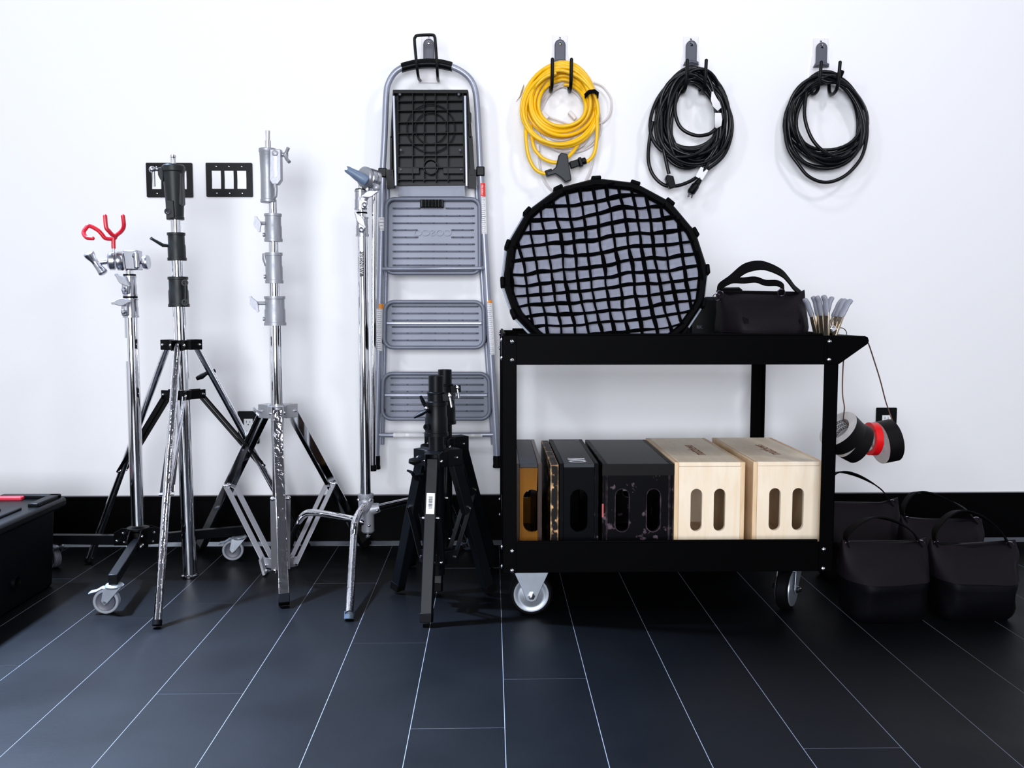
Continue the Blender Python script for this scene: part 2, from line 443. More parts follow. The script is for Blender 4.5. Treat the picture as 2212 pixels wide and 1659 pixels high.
def outlet(pa, pb, label):
    a = A(*pa, WALL); b = A(*pb, WALL); c = (a+b)/2; w = 0.079; h = 0.124
    t = thing('wall_outlet', label, 'outlet', (c.x, WALL, c.z), 'outlets near the floor')
    MB().holed([(x, WALL-0.0065, z) for x, z in rrect(c.x, c.z, w, h, 0.004)],
               [[(x, WALL-0.0065, z) for x, z in rrect(c.x, c.z, 0.0345, 0.067, 0.001, 2)]], (0, 0.0063, 0)).build('cover_plate', BLKPL, t, bevel=0.0012)
    m = MB().mm((c.x-0.0165, WALL-0.0075, c.z-0.0327), (c.x+0.0165, WALL-0.001, c.z+0.0327))
    r = m.build('receptacle', WHITEPL, t, bevel=0.001)
    m = MB()
    for s in (-1, 1):
        z = c.z+s*0.0185
        m.mm((c.x-0.0072, WALL-0.0079, z-0.001), (c.x-0.0055, WALL-0.0070, z+0.008)); m.mm((c.x+0.0055, WALL-0.0079, z-0.001), (c.x+0.0070, WALL-0.0070, z+0.007))
        m.cyl((c.x, WALL-0.0079, z-0.007), (c.x, WALL-0.0070, z-0.007), 0.0026, 12)
    m.build('slots', BLACKINK, r)
outlet((514, 888), (561, 958), 'black wall outlet plate with white receptacle behind the tripod stand legs')
outlet((1891, 879), (1935, 951), 'black wall outlet plate with white receptacle behind the hanging tape rolls')

# ------------------------------------------------------------------ stand helpers
def wing(m, c, d, L, w, th=0.009):
    """flat bow-tie lever centred at c along d, its broad side towards the room"""
    c = V(c); d = V(d).normalized(); p = d.cross(V((0, -1, 0))).normalized(); n = p.cross(d).normalized()
    ts = [-1, -0.94, -0.72, -0.38, -0.15, 0.15, 0.38, 0.72, 0.94, 1]; hs = [0.20, 0.34, 0.40, 0.80, 1.0, 1.0, 0.80, 0.40, 0.34, 0.20]
    out = [c+d*(t*L/2)+p*(h*w/2)-n*(th/2) for t, h in zip(ts, hs)]+[c+d*(t*L/2)-p*(h*w/2)-n*(th/2) for t, h in reversed(list(zip(ts, hs)))]
    m.prism(out, n*th)
def collar_prof(r, h):
    return [(r*0.86, 0), (r*1.04, 0), (r*1.04, h*0.10), (r*0.97, h*0.11), (r*0.97, h*0.52), (r*0.90, h*0.60), (r*0.90, h*0.90), (r*0.99, h*0.91), (r*0.99, h), (r*0.78, h)]
def caster(parent, stem, heading, r, wmat=GREYRUB, hubmat=GREYPL, fmat=ZINC, brake=True, name='caster'):
    """swivel caster: stem top point, heading is the direction the wheel trails towards"""
    hx, hy = cos(heading), sin(heading); fwd = V((hx, hy, 0)); side = V((-hy, hx, 0)); stem = V(stem)
    ax = V((stem.x, stem.y, 0))+fwd*(r*0.62)+V((0, 0, r))
    m = MB()
    m.lathe((stem.x, stem.y, stem.z-0.004), (0, 0, 1), [(0.024*r/0.036, -0.008), (0.027*r/0.036, -0.002), (0.022*r/0.036, 0.004), (0.012, 0.006)], 24)
    zt = stem.z-0.008
    for s in (-1, 1):
        o = side*(s*r*0.44)
        out = [V((stem.x, stem.y, zt))+o-fwd*(r*0.62), V((stem.x, stem.y, zt))+o+fwd*(r*0.68), ax+o+fwd*(r*0.28)+V((0, 0, r*0.1)), ax+o+fwd*(r*0.05)-V((0, 0, r*0.26)), ax+o-fwd*(r*0.26)]
        m.prism(out, side*(0.0025*s))
    m.prism([V((stem.x, stem.y, zt))-fwd*(r*0.62)-side*(r*0.46), V((stem.x, stem.y, zt))+fwd*(r*0.68)-side*(r*0.46), V((stem.x, stem.y, zt))+fwd*(r*0.68)+side*(r*0.46), V((stem.x, stem.y, zt))-fwd*(r*0.62)+side*(r*0.46)], (0, 0, -0.003))
    c = m.build(name, fmat, parent, bevel=0.0008)
    w = MB(); hw = r*0.33
    w.ring(ax, side, r, r*0.76, 2*hw, 40)
    w.build('tire', wmat, c, bevel=0.003)
    w = MB(); w.lathe(ax-side*(hw*1.03), side, [(0.0, 0), (r*0.25, 0), (r*0.3, 0.002), (r*0.62, 0.002), (r*0.73, 0), (r*0.73, 2.06*hw), (r*0.62, 2.06*hw-0.002), (r*0.3, 2.06*hw-0.002), (r*0.25, 2.06*hw), (0, 2.06*hw)], 32)
    w.build('hub', hubmat, c)
    b = MB(); b.cyl(ax-side*(r*0.54), ax+side*(r*0.54), r*0.13, 12); b.build('axle_bolt', STEEL, c)
    if brake:
        b = MB(); p = V((stem.x, stem.y, zt-0.004))
        b.tube([p+fwd*(r*0.3), p+fwd*(r*0.9)+V((0, 0, 0.001)), p+fwd*(r*1.35)-V((0, 0, r*0.22)), p+fwd*(r*1.75)-V((0, 0, r*0.30)), p+fwd*(r*1.95)-V((0, 0, r*0.42))], [r*0.30, r*0.34, r*0.30, r*0.34, r*0.24], 10, flat=0.35)
        b.build('brake_pedal', fmat, c)
    return c
def bolt(m, p, d, r=0.005, h=0.004):
    m.lathe(p, d, [(r, 0), (r, h*0.5), (r*0.7, h), (0, h*1.1)], 12)

def bolt1(parent, p, d, r=0.005, h=0.004):
    m = MB(); bolt(m, p, d, r, h); return m.build('bolt', STEEL, parent)

# ------------------------------------------------------------------ rolling base stand (far left)
Y = 3.02
pb = A(298, 1130, Y); px_ = pb.x
t = thing('rolling_light_stand', 'chrome light stand on black three leg base with casters, leftmost of the stands', 'light stand', (px_, Y, 0))
zc = lambda py: A(298, py, Y).z
m = MB(); m.cyl((px_, Y, zc(1134)), (px_, Y, zc(684)), 0.0212, 28); lower = m.build('column', CHROME, t)
m = MB(); m.box((px_+0.0*0-0.012, Y-0.0185, zc(755)), (0.010, 0.004, 0.075)); lb = m.build('sticker', PAPER, t)
m = MB(); m.cyl((px_, Y, zc(650)), (px_, Y, zc(628)), 0.017, 24); m.build('riser', CHROME, t)
m = MB(); m.cyl((px_, Y, zc(600)), (px_, Y, zc(577)), 0.0125, 20); m.build('riser', CHROME, t)
m = MB()
m.lathe((px_, Y, zc(686)), (0, 0, 1), collar_prof(0.0245, zc(645)-zc(686)), 28)
c1 = m.build('lower_collar', ALUP, t)
m = MB(); m.lathe((px_, Y, zc(640)), (0, 0, 1), collar_prof(0.0215, zc(596)-zc(640)), 28)
c2 = m.build('upper_collar', ALUP, t)
m = MB(); m.ring((px_, Y, zc(642)), (0, 0, 1), 0.0225, 0.015, 0.006); m.build('rubber_ring', BLKRUB, t)
m = MB(); m.ring((px_, Y, zc(594)), (0, 0, 1), 0.0195, 0.012, 0.005); m.build('rubber_ring', BLKRUB, t)
for cc, (cx, cy), (ax0, ay0), (ax1, ay1) in ((c2, (272, 621), (249, 592), (281, 619)), (c1, (271, 668), (241, 655), (284, 650))):
    m = MB(); p = A(cx, cy, Y-0.03)
    m.box(p, (0.020, 0.022, 0.042)); m.cyl(p-V((0, 0.022, 0.008)), p-V((0, 0.0, 0.008)), 0.008, 16)
    m.build('clamp_block', ALUP, cc, bevel=0.004)
    m = MB(); w0 = A(ax0, ay0, Y-0.06); w1 = A(ax1, ay1, Y-0.06)
    wing(m, (w0+w1)/2, w1-w0, (w1-w0).length, 0.024); m.cyl((w0+w1)/2, A(cx, cy-8, Y-0.03), 0.005)
    m.build('clamp_lever', ALU, cc, bevel=0.002)
# base
hz = zc(1160)
m = MB(); m.lathe((px_, Y, zc(1185)), (0, 0, 1), [(0.017, 0), (0.030, 0.004), (0.030, 0.060), (0.036, 0.064), (0.036, 0.072), (0.021, 0.074)], 24)
ang0 = math.atan2(2.672-Y, (A(247, 1265, 2.672).x)-px_)
for k in range(3):
    a = ang0+k*2*pi/3; d = V((cos(a), sin(a), 0)); s = V((-sin(a), cos(a), 0))
    for sg in (-1, 1): m.prism([V((px_, Y, hz-0.026))+d*0.02+s*(sg*0.016), V((px_, Y, hz-0.032))+d*0.085+s*(sg*0.016), V((px_, Y, hz+0.012))+d*0.085+s*(sg*0.016), V((px_, Y, hz+0.030))+d*0.05+s*(sg*0.016), V((px_, Y, hz+0.030))+d*0.02+s*(sg*0.016)], s*(0.003*sg))
m.build('base_hub', BLKMET, t, bevel=0.001)
m = MB()
for k in range(3):
    a = ang0+k*2*pi/3; d = V((cos(a), sin(a), 0)); s = V((-sin(a), cos(a), 0))
    for sg in (-1, 1):
        for dd, dz in ((0.045, 0.012), (0.072, -0.016), (0.040, -0.018)): bolt1(t, V((px_, Y, hz+dz))+d*dd+s*(sg*0.019), s*sg, 0.0055, 0.005)
tz = A(248, 1252, 2.672).z
for k in range(3):
    a = ang0+k*2*pi/3; d = V((cos(a), sin(a), 0)); L = (V((A(247, 1265, 2.672).x, 2.672, 0))-V((px_, Y, 0))).length
    p0 = V((px_, Y, hz-0.012))+d*0.035; p1 = V((px_, Y, tz+0.004))+d*(L+0.016)
    lg = MB().bar(p0, p1, 0.026, 0.032).build('leg', BLKLEG, t, bevel=0.002)
    st = V((px_, Y, tz-0.012))+d*L
    caster(t, st, [pi*1.02, pi*1.05, pi*0.8][k], 0.037)

# grip head and red hook on it
gh = thing('stand_clamp', 'polished silver grip head on top of the leftmost stand holding red hook', 'grip head', (px_, Y, zc(586)), 'grip clamps on stands')
m = MB(); a = A(264, 539, Y-0.025); b = A(297, 585, Y+0.02)
m.prism([A(264, 540, Y-0.024), A(296, 540, Y-0.024), A(298, 583, Y-0.024), A(270, 583, Y-0.024)], (0, 0.046, 0))
m.sph(A(292, 552, Y-0.024), 0.010); m.cyl(A(294, 545, Y-0.028), A(296, 580, Y-0.028), 0.009, 16)
m.build('body', ALUP, gh, bevel=0.004)
m = MB(); m.cyl(A(295, 567, Y), A(312, 567, Y), 0.006, 14); m.lathe(A(309, 567, Y), (1, 0, 0.05), [(0.010, 0), (0.022, 0.003), (0.024, 0.012), (0.022, 0.018), (0, 0.019)], 20)
m.build('lock_knob', ALUP, gh)
m = MB(); ax = V((-1, -0.25, 0)).normalized(); c0 = A(268, 564, Y-0.012)
m.lathe(c0, ax, [(0.028, 0), (0.031, 0.004), (0.031, 0.018), (0.028, 0.021)], 28); m.build('inner_plate', ALUP, gh)
m = MB(); m.lathe(c0+ax*0.026, ax, [(0.027, 0), (0.030, 0.003), (0.030, 0.016), (0.022, 0.022)], 28); m.build('outer_plate', ALUP, gh)
m = MB(); m.tube([c0+ax*0.045, A(214, 567, Y-0.03)], [0.010, 0.009], 16)
hp_ = spline([A(190, 545, Y-0.045), A(193, 550, Y-0.042), A(200, 560, Y-0.04), A(208, 569, Y-0.035), A(215, 579, Y-0.035), A(222, 588, Y-0.035), A(225, 592, Y-0.035)], 3)
hr_ = [0.010, 0.0155, 0.0172, 0.0172, 0.0165, 0.0140, 0.0115, 0.0105, 0.0108, 0.0115, 0.0120, 0.0118, 0.0120, 0.0130, 0.0140, 0.0150, 0.0145, 0.012, 0.008]
m.tube(hp_, hr_[:len(hp_)], 16)
m.build('tightening_handle', ALUP, gh)
hk = thing('red_hook', 'red rubber coated two prong hanger hook held in the silver grip head', 'hook', tuple(A(245.5, 548, Y-0.03)))
m = MB(); Yh = Y-0.03; m.cyl(A(245.5, 560, Yh), A(245.3, 535, Yh), 0.005, 14); m.build('shaft', STEEL, hk)
m = MB(); rr = 0.0066
m.tube(spline([A(245.4, 537, Yh), A(245, 524, Yh), A(246, 515, Yh), A(252, 508, Yh), A(262, 499.5, Yh-0.01), A(267.5, 488, Yh-0.02), A(265.5, 467, Yh-0.025)], 5), rr, 12)
m.tube(spline([A(250, 509, Yh-0.012), A(243.5, 508, Yh-0.02), A(236, 500, Yh-0.03), A(229.3, 490.7, Yh-0.035), A(227, 467, Yh-0.035)], 5), rr, 12)
m.tube(spline([A(250, 512, Yh), A(244, 516, Yh), A(228, 514.8, Yh-0.01), A(220, 506, Yh-0.015), A(211, 497, Yh-0.02), A(193, 488, Yh-0.03), A(185, 494, Yh-0.035), A(180.5, 503, Yh-0.04), A(187, 513, Yh-0.045), A(200, 515, Yh-0.05)], 5), rr, 12)
m.sph(A(265.5, 467, Yh-0.025), rr); m.sph(A(227, 467, Yh-0.035), rr); m.sph(A(200, 515, Yh-0.05), rr)
m.build('coated_fork', REDV, hk)

# ------------------------------------------------------------------ black-headed combo stand
Y = 3.035
P = lambda py: A(410+(py-1240)*(36.0/895), py, Y)   # leaning centre line
t = thing('combo_stand', 'tall chrome tripod stand with black collars and black top receiver', 'light stand', (P(1245).x, Y, 0))
m = MB(); m.cyl(P(1240), P(655), 0.0225, 28); m.build('base_tube', CHROME, t)
m = MB(); m.cyl(P(660), P(555), 0.0195, 28); m.build('middle_tube', CHROME, t)
m = MB(); m.cyl(P(560), P(465), 0.0165, 28); m.build('top_tube', CHROME, t)
m = MB(); m.lathe(P(1246), (0, 0, 1), [(0.024, 0), (0.028, 0.002), (0.028, 0.008), (0.023, 0.011)], 24); m.build('tube_end_cap', CHROMED, t)
up = (P(345)-P(1240)).normalized()
def dcol(y0, y1, r): return MB().lathe(P(y1), up, collar_prof(r, (P(y0)-P(y1)).length), 30)
c1 = dcol(598, 663, 0.0325).build('lower_collar', BLKCAST, t)
m = MB(); m.cyl(A(401, 611, Y-0.03), A(401, 653, Y-0.03), 0.006); 
for yy in (611, 653): m.lathe(A(399, yy, Y-0.02), (0.35, -1, 0), [(0.011, 0), (0.011, 0.018), (0.006, 0.018), (0.005, 0.012), (0, 0.012)], 16)
m.build('clamp_bolts', BLKCAST, c1)
c2 = dcol(503, 563, 0.0290).build('upper_collar', BLKCAST, t)
m = MB(); m.tube([A(364, 531, Y-0.01), A(352, 530, Y-0.02), A(328, 516, Y-0.03)], [0.008, 0.010, 0.007], 12, flat=0.6); m.build('clamp_lever', BLKCAST, c2)
m = MB(); m.cyl(A(328.5, 516.5, Y-0.03), A(325.5, 514, Y-0.03), 0.0055, 12); m.build('lever_tip', CHROMED, c2)
# receiver
m = MB()
rp = []
for py, w in ((475, 36), (469, 36), (468, 34), (430, 38), (395, 42), (372, 44), (371, 47), (360, 47), (356, 40)): rp.append((S(w, Y)/2, (P(py)-P(475)).length))
m.lathe(P(475), up, rp, 30)
m.prism([A(386, 372, Y-0.02), A(392, 374, Y-0.02), A(394, 440, Y-0.02), A(390, 445, Y-0.02), A(386, 440, Y-0.02)], (0, 0.03, 0))
m.prism([A(340, 362, Y-0.02), A(352, 360, Y-0.02), A(352, 392, Y-0.02), A(346, 388, Y-0.02), A(341, 378, Y-0.02)], (0, 0.026, 0))
m.prism([A(357, 432, Y-0.035), A(374, 433, Y-0.035), A(376, 470, Y-0.035), A(359, 473, Y-0.035)], (0, 0.03, 0))
rc = m.build('receiver', BLKCAST, t, bevel=0.002)
m = MB(); m.lathe(A(363, 457, Y-0.034), (0, -1, 0), [(0.0105, 0), (0.0105, 0.005), (0.006, 0.005), (0.005, 0.003), (0, 0.003)], 18); m.build('socket_bolt', CHROMED, rc)
m = MB(); m.cyl(P(360), P(341), 0.0085, 16); m.lathe(P(342), up, [(0.0085, 0), (0.0095, 0.002), (0.0095, 0.010), (0.005, 0.013)], 16); m.build('spigot_pin', CHROME, t)
m = MB(); m.cyl(A(340, 366, Y-0.02), A(328, 366, Y-0.03), 0.006, 12); m.sph(A(329, 366, Y-0.032), 0.0105); m.cyl(A(331, 360, Y-0.032), A(333, 403, Y-0.035), 0.0045, 12); m.build('tommy_bar', ALUP, t)
# brackets
ztop = P(745); zlow = P(853)
def spider(c, r, h, n=3, a0=-pi/2-0.12):
    m = MB(); m.lathe(c-V((0, 0, h/2)), (0, 0, 1), [(r, 0), (r, h)], 24)
    return m
F = [FL(339, 1357), FL(190, 1217), FL(664, 1186)]
m = spider(ztop, 0.034, S(20, Y))
dirs = []
for f in F:
    d = V((f.x-P(1240).x, f.y-Y, 0)).normalized(); dirs.append(d); s = V((-d.y, d.x, 0))
    for sg in (-1, 1): m.bar(ztop+d*0.02+s*(sg*0.0165), ztop+d*0.068+s*(sg*0.0165), 0.004, S(22, Y))
    m.bar(ztop+d*0.015+V((0, 0, S(10, Y))), ztop+d*0.066+V((0, 0, S(10, Y))), 0.034, 0.003)
m.build('leg_bracket', BLKMET, t, bevel=0.002)
m = spider(zlow, 0.030, S(20, Y))
for d in dirs:
    s = V((-d.y, d.x, 0))
    for sg in (-1, 1): m.bar(zlow+d*0.02+s*(sg*0.0165), zlow+d*0.074+s*(sg*0.0165), 0.004, S(20, Y))
m.build('brace_bracket', BLKMET, t, bevel=0.002)
m = MB()
for d in dirs:
    s = V((-d.y, d.x, 0))
    for sg in (-1, 1):
        bolt1(t, ztop+d*0.056+s*(sg*0.0185), s*sg, 0.0055, 0.006); bolt1(t, zlow+d*0.062+s*(sg*0.0185), s*sg, 0.0055, 0.006)
def leg_end(z, f, d): return V((f.x, f.y, z))
bract = [(352, 1067), (258, 1014), (574, 1005)]
for i, (f, d) in enumerate(zip(F, dirs)):
    top = ztop+d*0.052
    dd = (f-top).normalized()
    m = MB(); m.cyl(top, f-dd*0.014, 0.0122, 20); lg = m.build('leg', CHROMEW if i == 0 else CHROME, t)
    m = MB(); m.cyl(f-dd*0.016+V((0, 0, 0.006)), f+V((0, 0, 0.006))-dd*0.002, 0.0138, 16); m.build('rubber_foot', BLKRUB, lg)
    # brace: channel from lower bracket to the leg
    tt = (0.56, 0.56, 0.56)[i]; e = lerp(top, f, tt)
    s = V((-d.y, d.x, 0)); b0 = zlow+d*0.060
    m = MB()
    for sg in (-1, 1): m.bar(b0+s*(sg*0.0150), e+s*(sg*0.0150), 0.003, 0.022 if i else 0.012, up=s)
    if i: m.bar(b0+V((0, 0, 0.010)), e+V((0, 0, 0.010)), 0.030, 0.002, up=s.cross(e-b0))
    br = m.build('brace', BLKMET if i else CHROME, t, bevel=0.001)
    m = MB(); m.cyl(e-s*0.021, e+s*0.021, 0.0045, 12); m.build('brace_pin', STEEL, br)
m = MB(); p = A(446, 806, ztop.y+0.1); m.tube([A(425, 818, p.y-0.03), A(436, 813, p.y-0.03), A(447, 806, p.y-0.02), A(464, 801, p.y)], [0.007, 0.0095, 0.006, 0.007], 10); m.build('leg_lock_knob', BLKPL, t)

# ------------------------------------------------------------------ chrome combo stand with square legs
Y = 3.13
pc = A(603, 1100, Y); X = pc.x
Z = lambda py: A(600, py, Y).z
t = thing('steel_combo_stand', 'tall chrome stand with silver collars, square chrome legs and flat aluminium braces', 'light stand', (X, Y, 0))
m = MB(); m.cyl((X, Y, Z(1238)), (X, Y, Z(700)), 0.0208, 28); m.build('base_tube', CHROME, t)
m = MB(); m.cyl((X, Y, Z(705)), (X, Y, Z(606)), 0.0188, 28); m.build('lower_tube', CHROME, t)
m = MB(); m.cyl((X, Y, Z(610)), (X, Y, Z(518)), 0.0168, 28); m.build('middle_tube', CHROME, t)
m = MB(); m.cyl((X, Y, Z(522)), (X, Y, Z(435)), 0.0142, 28); m.build('top_tube', CHROME, t)
for nm, y0, y1, w, kx, ky in (('lower_collar', 640, 703, 45, 549, 655), ('middle_collar', 546, 612, 37, 571, 565), ('upper_collar', 462, 522, 37, 556, 482)):
    m = MB(); m.lathe((X, Y, Z(y1)), (0, 0, 1), collar_prof(S(w, Y)/2, Z(y0)-Z(y1)), 30)
    c = m.build(nm, ALU, t)
    m = MB(); q = A(kx, ky, Y-0.02 if nm != 'middle_collar' else Y+0.01); qa = V((X-S(w, Y)*0.42, Y-0.01, q.z))
    if nm == 'middle_collar': m.tube([q+V((0, 0, 0.028)), q+V((0.002, 0, 0.01)), q+V((0.008, 0, -0.012)), q+V((0.012, 0, -0.02))], [0.006, 0.009, 0.008, 0.005], 10)
    else:
        m.cyl(qa, q, 0.006, 12)
        sl = 9 if nm == 'lower_collar' else 4
        w0 = A(kx-sl, ky-15, Y-0.03); w1 = A(kx+sl, ky+19, Y-0.03)
        wing(m, (w0+w1)/2, w1-w0, (w1-w0).length, 0.024)
    m.build('clamp_lever', ALU, c)
    m = MB(); m.lathe((X-S(w, Y)*0.46, Y-0.008, Z(y1)+0.022), (-1, -0.1, 0), [(0.007, 0), (0.007, 0.006), (0, 0.007)], 14); m.build('clamp_screw', ALU, c)
m = MB()
m.lathe((X-0.014, Y, Z(438)), (0, 0, 1), [(0.024, 0), (0.0265, 0), (0.0265, 0.010), (0.0245, 0.012), (0.024, 0.09), (0.0265, 0.165), (0.0285, 0.168), (0.0285, Z(321)-Z(438)), (0.016, Z(321)-Z(438))], 30)
m.prism([A(583, 322, Y-0.033), A(606, 322, Y-0.033), A(607, 388, Y-0.033), A(600, 398, Y-0.033), A(588, 398, Y-0.033), A(582, 388, Y-0.033)], (0, 0.03, 0))
m.tube([A(594, 398, Y-0.026), A(596, 410, Y-0.030), A(595, 424, Y-0.030), A(591, 430, Y-0.024)], [0.008, 0.006, 0.006, 0.004], 10)
rc = m.build('receiver', ALU, t, bevel=0.002)
m = MB(); m.prism([A(592, 336, Y-0.0345), A(597, 336, Y-0.0345), A(598, 380, Y-0.0345), A(594, 383, Y-0.0345)], (0, 0.003, 0)); m.build('lever_slot', CHROMED, rc)
m = MB(); m.lathe(A(594, 331, Y-0.033), (0, -1, 0), [(0.010, 0), (0.010, 0.004), (0.006, 0.006), (0, 0.006)], 16); m.build('pivot_bolt', ALU, rc)
m = MB(); q = A(616, 334, Y-0.01); m.cyl(A(606, 334, Y-0.01), q, 0.007, 12); m.tube([A(623, 319, Y-0.02), A(619, 328, Y-0.015), A(617, 335, Y-0.01), A(619, 343, Y-0.02), A(625, 350, Y-0.03)], [0.006, 0.0055, 0.009, 0.0055, 0.006], 10); m.build('t_handle', ALU, t)
m = MB(); m.cyl((X-0.012, Y, Z(322)), (X-0.012, Y, Z(304)), 0.0105, 18); m.lathe((X-0.012, Y, Z(305)), (0, 0, 1), [(0.0078, 0), (0.0078, 0.022), (0.0085, 0.024), (0.0085, 0.034), (0.004, 0.036)], 16); m.build('spigot_pin', CHROME, t)
# brackets
ztop = V((X, Y, Z(889))); zlow = V((X, Y, Z(1222)))
F = [FL(614, 1312), FL(427, 1192), FL(791.5, 1183)]
dirs = [V((f.x-X, f.y-Y, 0)).normalized() for f in F]
m = spider(ztop, 0.033, S(26, Y))
for d in dirs:
    s = V((-d.y, d.x, 0))
    for sg in (-1, 1): m.bar(ztop+d*0.02+s*(sg*0.0185), ztop+d*0.070+s*(sg*0.0185), 0.003, S(30, Y))
    m.bar(ztop+d*0.015+V((0, 0, S(14, Y))), ztop+d*0.066+V((0, 0, S(14, Y))), 0.040, 0.003)
m.build('leg_bracket', ALUB, t, bevel=0.0015)
m = spider(zlow, 0.026, S(22, Y))
for d in dirs:
    s = V((-d.y, d.x, 0))
    for sg in (-1, 1): m.bar(zlow+d*0.02+s*(sg*0.0165), zlow+d*0.060+s*(sg*0.0165), 0.003, S(32, Y))
m.build('brace_bracket', ALUB, t, bevel=0.0015)
m = MB()
for d in dirs:
    s = V((-d.y, d.x, 0))
    for sg in (-1, 1):
        bolt1(t, ztop+d*0.058+s*(sg*0.020), s*sg, 0.0055, 0.007); bolt1(t, zlow+d*0.050+s*(sg*0.0182), s*sg, 0.0055, 0.007)
m = MB(); m.cyl(ztop+V((-0.05, -0.04, 0.004)), A(553, 888, Y-0.06), 0.005); m.ribbon([A(548, 884, Y-0.07), A(553, 889, Y-0.06), A(561, 897, Y-0.06)], (0, 1, 0), 0.02, 0.006); m.build('wing_nut', ALUB, t)
m = MB(); m.cyl(zlow+V((-0.03, -0.03, -0.012)), A(573, 1232, Y-0.08), 0.005); m.ribbon([A(563, 1206, Y-0.09), A(567, 1222, Y-0.085), A(572, 1240, Y-0.085)], (0, 1, 0), 0.028, 0.008); m.build('wing_nut', ALUB, t)
for i, (f, d) in enumerate(zip(F, dirs)):
    top = ztop+d*0.052+V((0, 0, 0.004)); dd = (f-top).normalized(); s = V((-d.y, d.x, 0)); nrm = s.cross(dd)
    m = MB(); m.bar(top, f-dd*0.030, 0.0318, 0.0318, up=nrm); lg = m.build('leg', CHROMEW if i == 0 else CHROME, t, bevel=0.0025)
    m = MB(); m.bar(f-dd*0.032+V((0, 0, 0.008)), f+V((0, 0, 0.007))-dd*0.003, 0.0335, 0.0335, up=nrm); m.build('rubber_foot', BLKRUB, lg, bevel=0.002)
    e = lerp(top, f, (0.47, 0.51, 0.51)[i]); b0 = zlow+d*0.050
    m = MB()
    for sg in (-1, 1): m.bar(b0+s*(sg*0.0195), e+s*(sg*0.0195), 0.0025, 0.024, up=s)
    br = m.build('brace', ALUB, t, bevel=0.0008)
    m = MB(); m.cyl(e-s*0.026, e+s*0.026, 0.005, 12)
    for sg in (-1, 1): m.sph(e+s*(sg*0.025), 0.0075)
    m.build('brace_pin', STEEL, br)

# ------------------------------------------------------------------ turtle-base stand by the ladder
Y = 3.11
X = A(790, 1060, Y).x
Z = lambda py: A(790, py, Y).z
t = thing('light_stand', 'slim chrome stand with bent tube legs standing beside the ladder', 'light stand', (X, Y, 0))
m = MB(); m.cyl((X, Y, Z(1070)), (X, Y, Z(508)), 0.0180, 28); col_ = m.build('column', CHROME, t)
m = MB(); m.mm((X-0.007, Y-0.0192, Z(598)), (X+0.006, Y-0.0150, Z(545))); lb = m.build('name_label', BLACKINK, t)
m = MB(); m.text('AVENGER', 0.016, lambda x, y, z: V((X-0.0005-y, Y-0.0194-z, Z(570)+x)), 0.0003); m.build('lettering', PAPER, lb)
m = MB(); m.mm((X-0.007, Y-0.0190, Z(543)), (X+0.005, Y-0.0150, Z(512))); m.build('white_label', PAPER, t)
m = MB(); m.cyl((X, Y, Z(475)), (X, Y, Z(450)), 0.0155, 24); m.build('riser', CHROME, t)
m = MB(); m.cyl((X, Y, Z(420)), (X, Y, Z(400)), 0.012, 20); m.build('riser', CHROME, t)
m = MB(); m.lathe((X, Y, Z(511)), (0, 0, 1), collar_prof(0.0215, Z(469)-Z(511)), 28); c1 = m.build('lower_collar', ALUP, t)
m = MB(); m.lathe((X-0.004, Y, Z(454)), (0, 0, 1), collar_prof(0.0205, Z(411)-Z(454)), 28); c2 = m.build('upper_collar', ALUP, t)
for cc, b, w0, w1, nz in ((c2, (787, 442), (780, 425), (817, 413), (788, 443)), (c1, (782, 490), (767, 458), (790, 493), (781, 497))):
    m = MB(); p = A(b[0], b[1]-6, Y-0.022); m.box(p, (0.020, 0.020, 0.045)); q = A(*nz, Y-0.03); m.lathe(q, (0, -1, 0), [(0.009, 0), (0.009, 0.012), (0.0045, 0.012), (0.004, 0.006), (0, 0.006)], 18)
    m.build('clamp_block', ALUP, cc, bevel=0.004)
    m = MB(); a = A(*w0, Y-0.055); b_ = A(*w1, Y-0.055); wing(m, (a+b_)/2, b_-a, (b_-a).length, 0.022); m.cyl((a+b_)/2, p, 0.005)
    m.build('clamp_lever', ALU, cc, bevel=0.002)
for py in (410, 460):
    m = MB(); m.ring((X-0.002, Y, Z(py)), (0, 0, 1), 0.0195, 0.011, 0.005); m.build('rubber_ring', BLKRUB, t)
# base sockets stacked
m = MB(); m.lathe((X, Y, Z(1098)), (0, 0, 1), [(0.022, 0), (0.026, 0.003), (0.026, 0.030), (0.0235, 0.034), (0.027, 0.040), (0.027, 0.050), (0.0185, 0.052)], 24)
m.lathe((X+0.006, Y, Z(1150)), (0, 0, 1), [(0.018, 0), (0.022, 0.005), (0.022, 0.065), (0.024, 0.070), (0.024, 0.085)], 22)
m.tube([A(800, 1100, Y), A(820, 1096, Y)], [0.022, 0.016], 16)
m.tube([A(790, 1092, Y-0.01), A(782, 1104, Y-0.03)], [0.022, 0.017], 16)
m.build('leg_sockets', ALU, t)
m = MB(); m.cyl((X+0.006, Y, Z(1150)), (X+0.006, Y, Z(1160)), 0.005, 10); m.lathe((X+0.006, Y, Z(1161)), (0, 0, 1), [(0.008, 0), (0.008, 0.006)], 8)
for p in (A(775, 1080, Y-0.028), A(800, 1080, Y-0.028), A(815, 1102, Y-0.018), A(797, 1135, Y-0.02)): m.sph(p, 0.006)
m.build('socket_bolts', STEEL, t)
m = MB(); r_ = 0.0125
f = FL(754, 1330)
lpts = spline([A(788, 1090, Y-0.02), A(778, 1104, Y-0.05), A(769, 1122, Y-0.09), A(765.5, 1136, Y-0.12), A(764, 1160, Y-0.15)], 6)
m.tube(lpts+[FL(754.5, 1326, 0.020)], r_, 18); lg = m.build('leg', CHROMEW, t)
e0 = lpts[-1]; e1 = FL(754.5, 1326, 0.020); dd = (e1-e0).normalized()
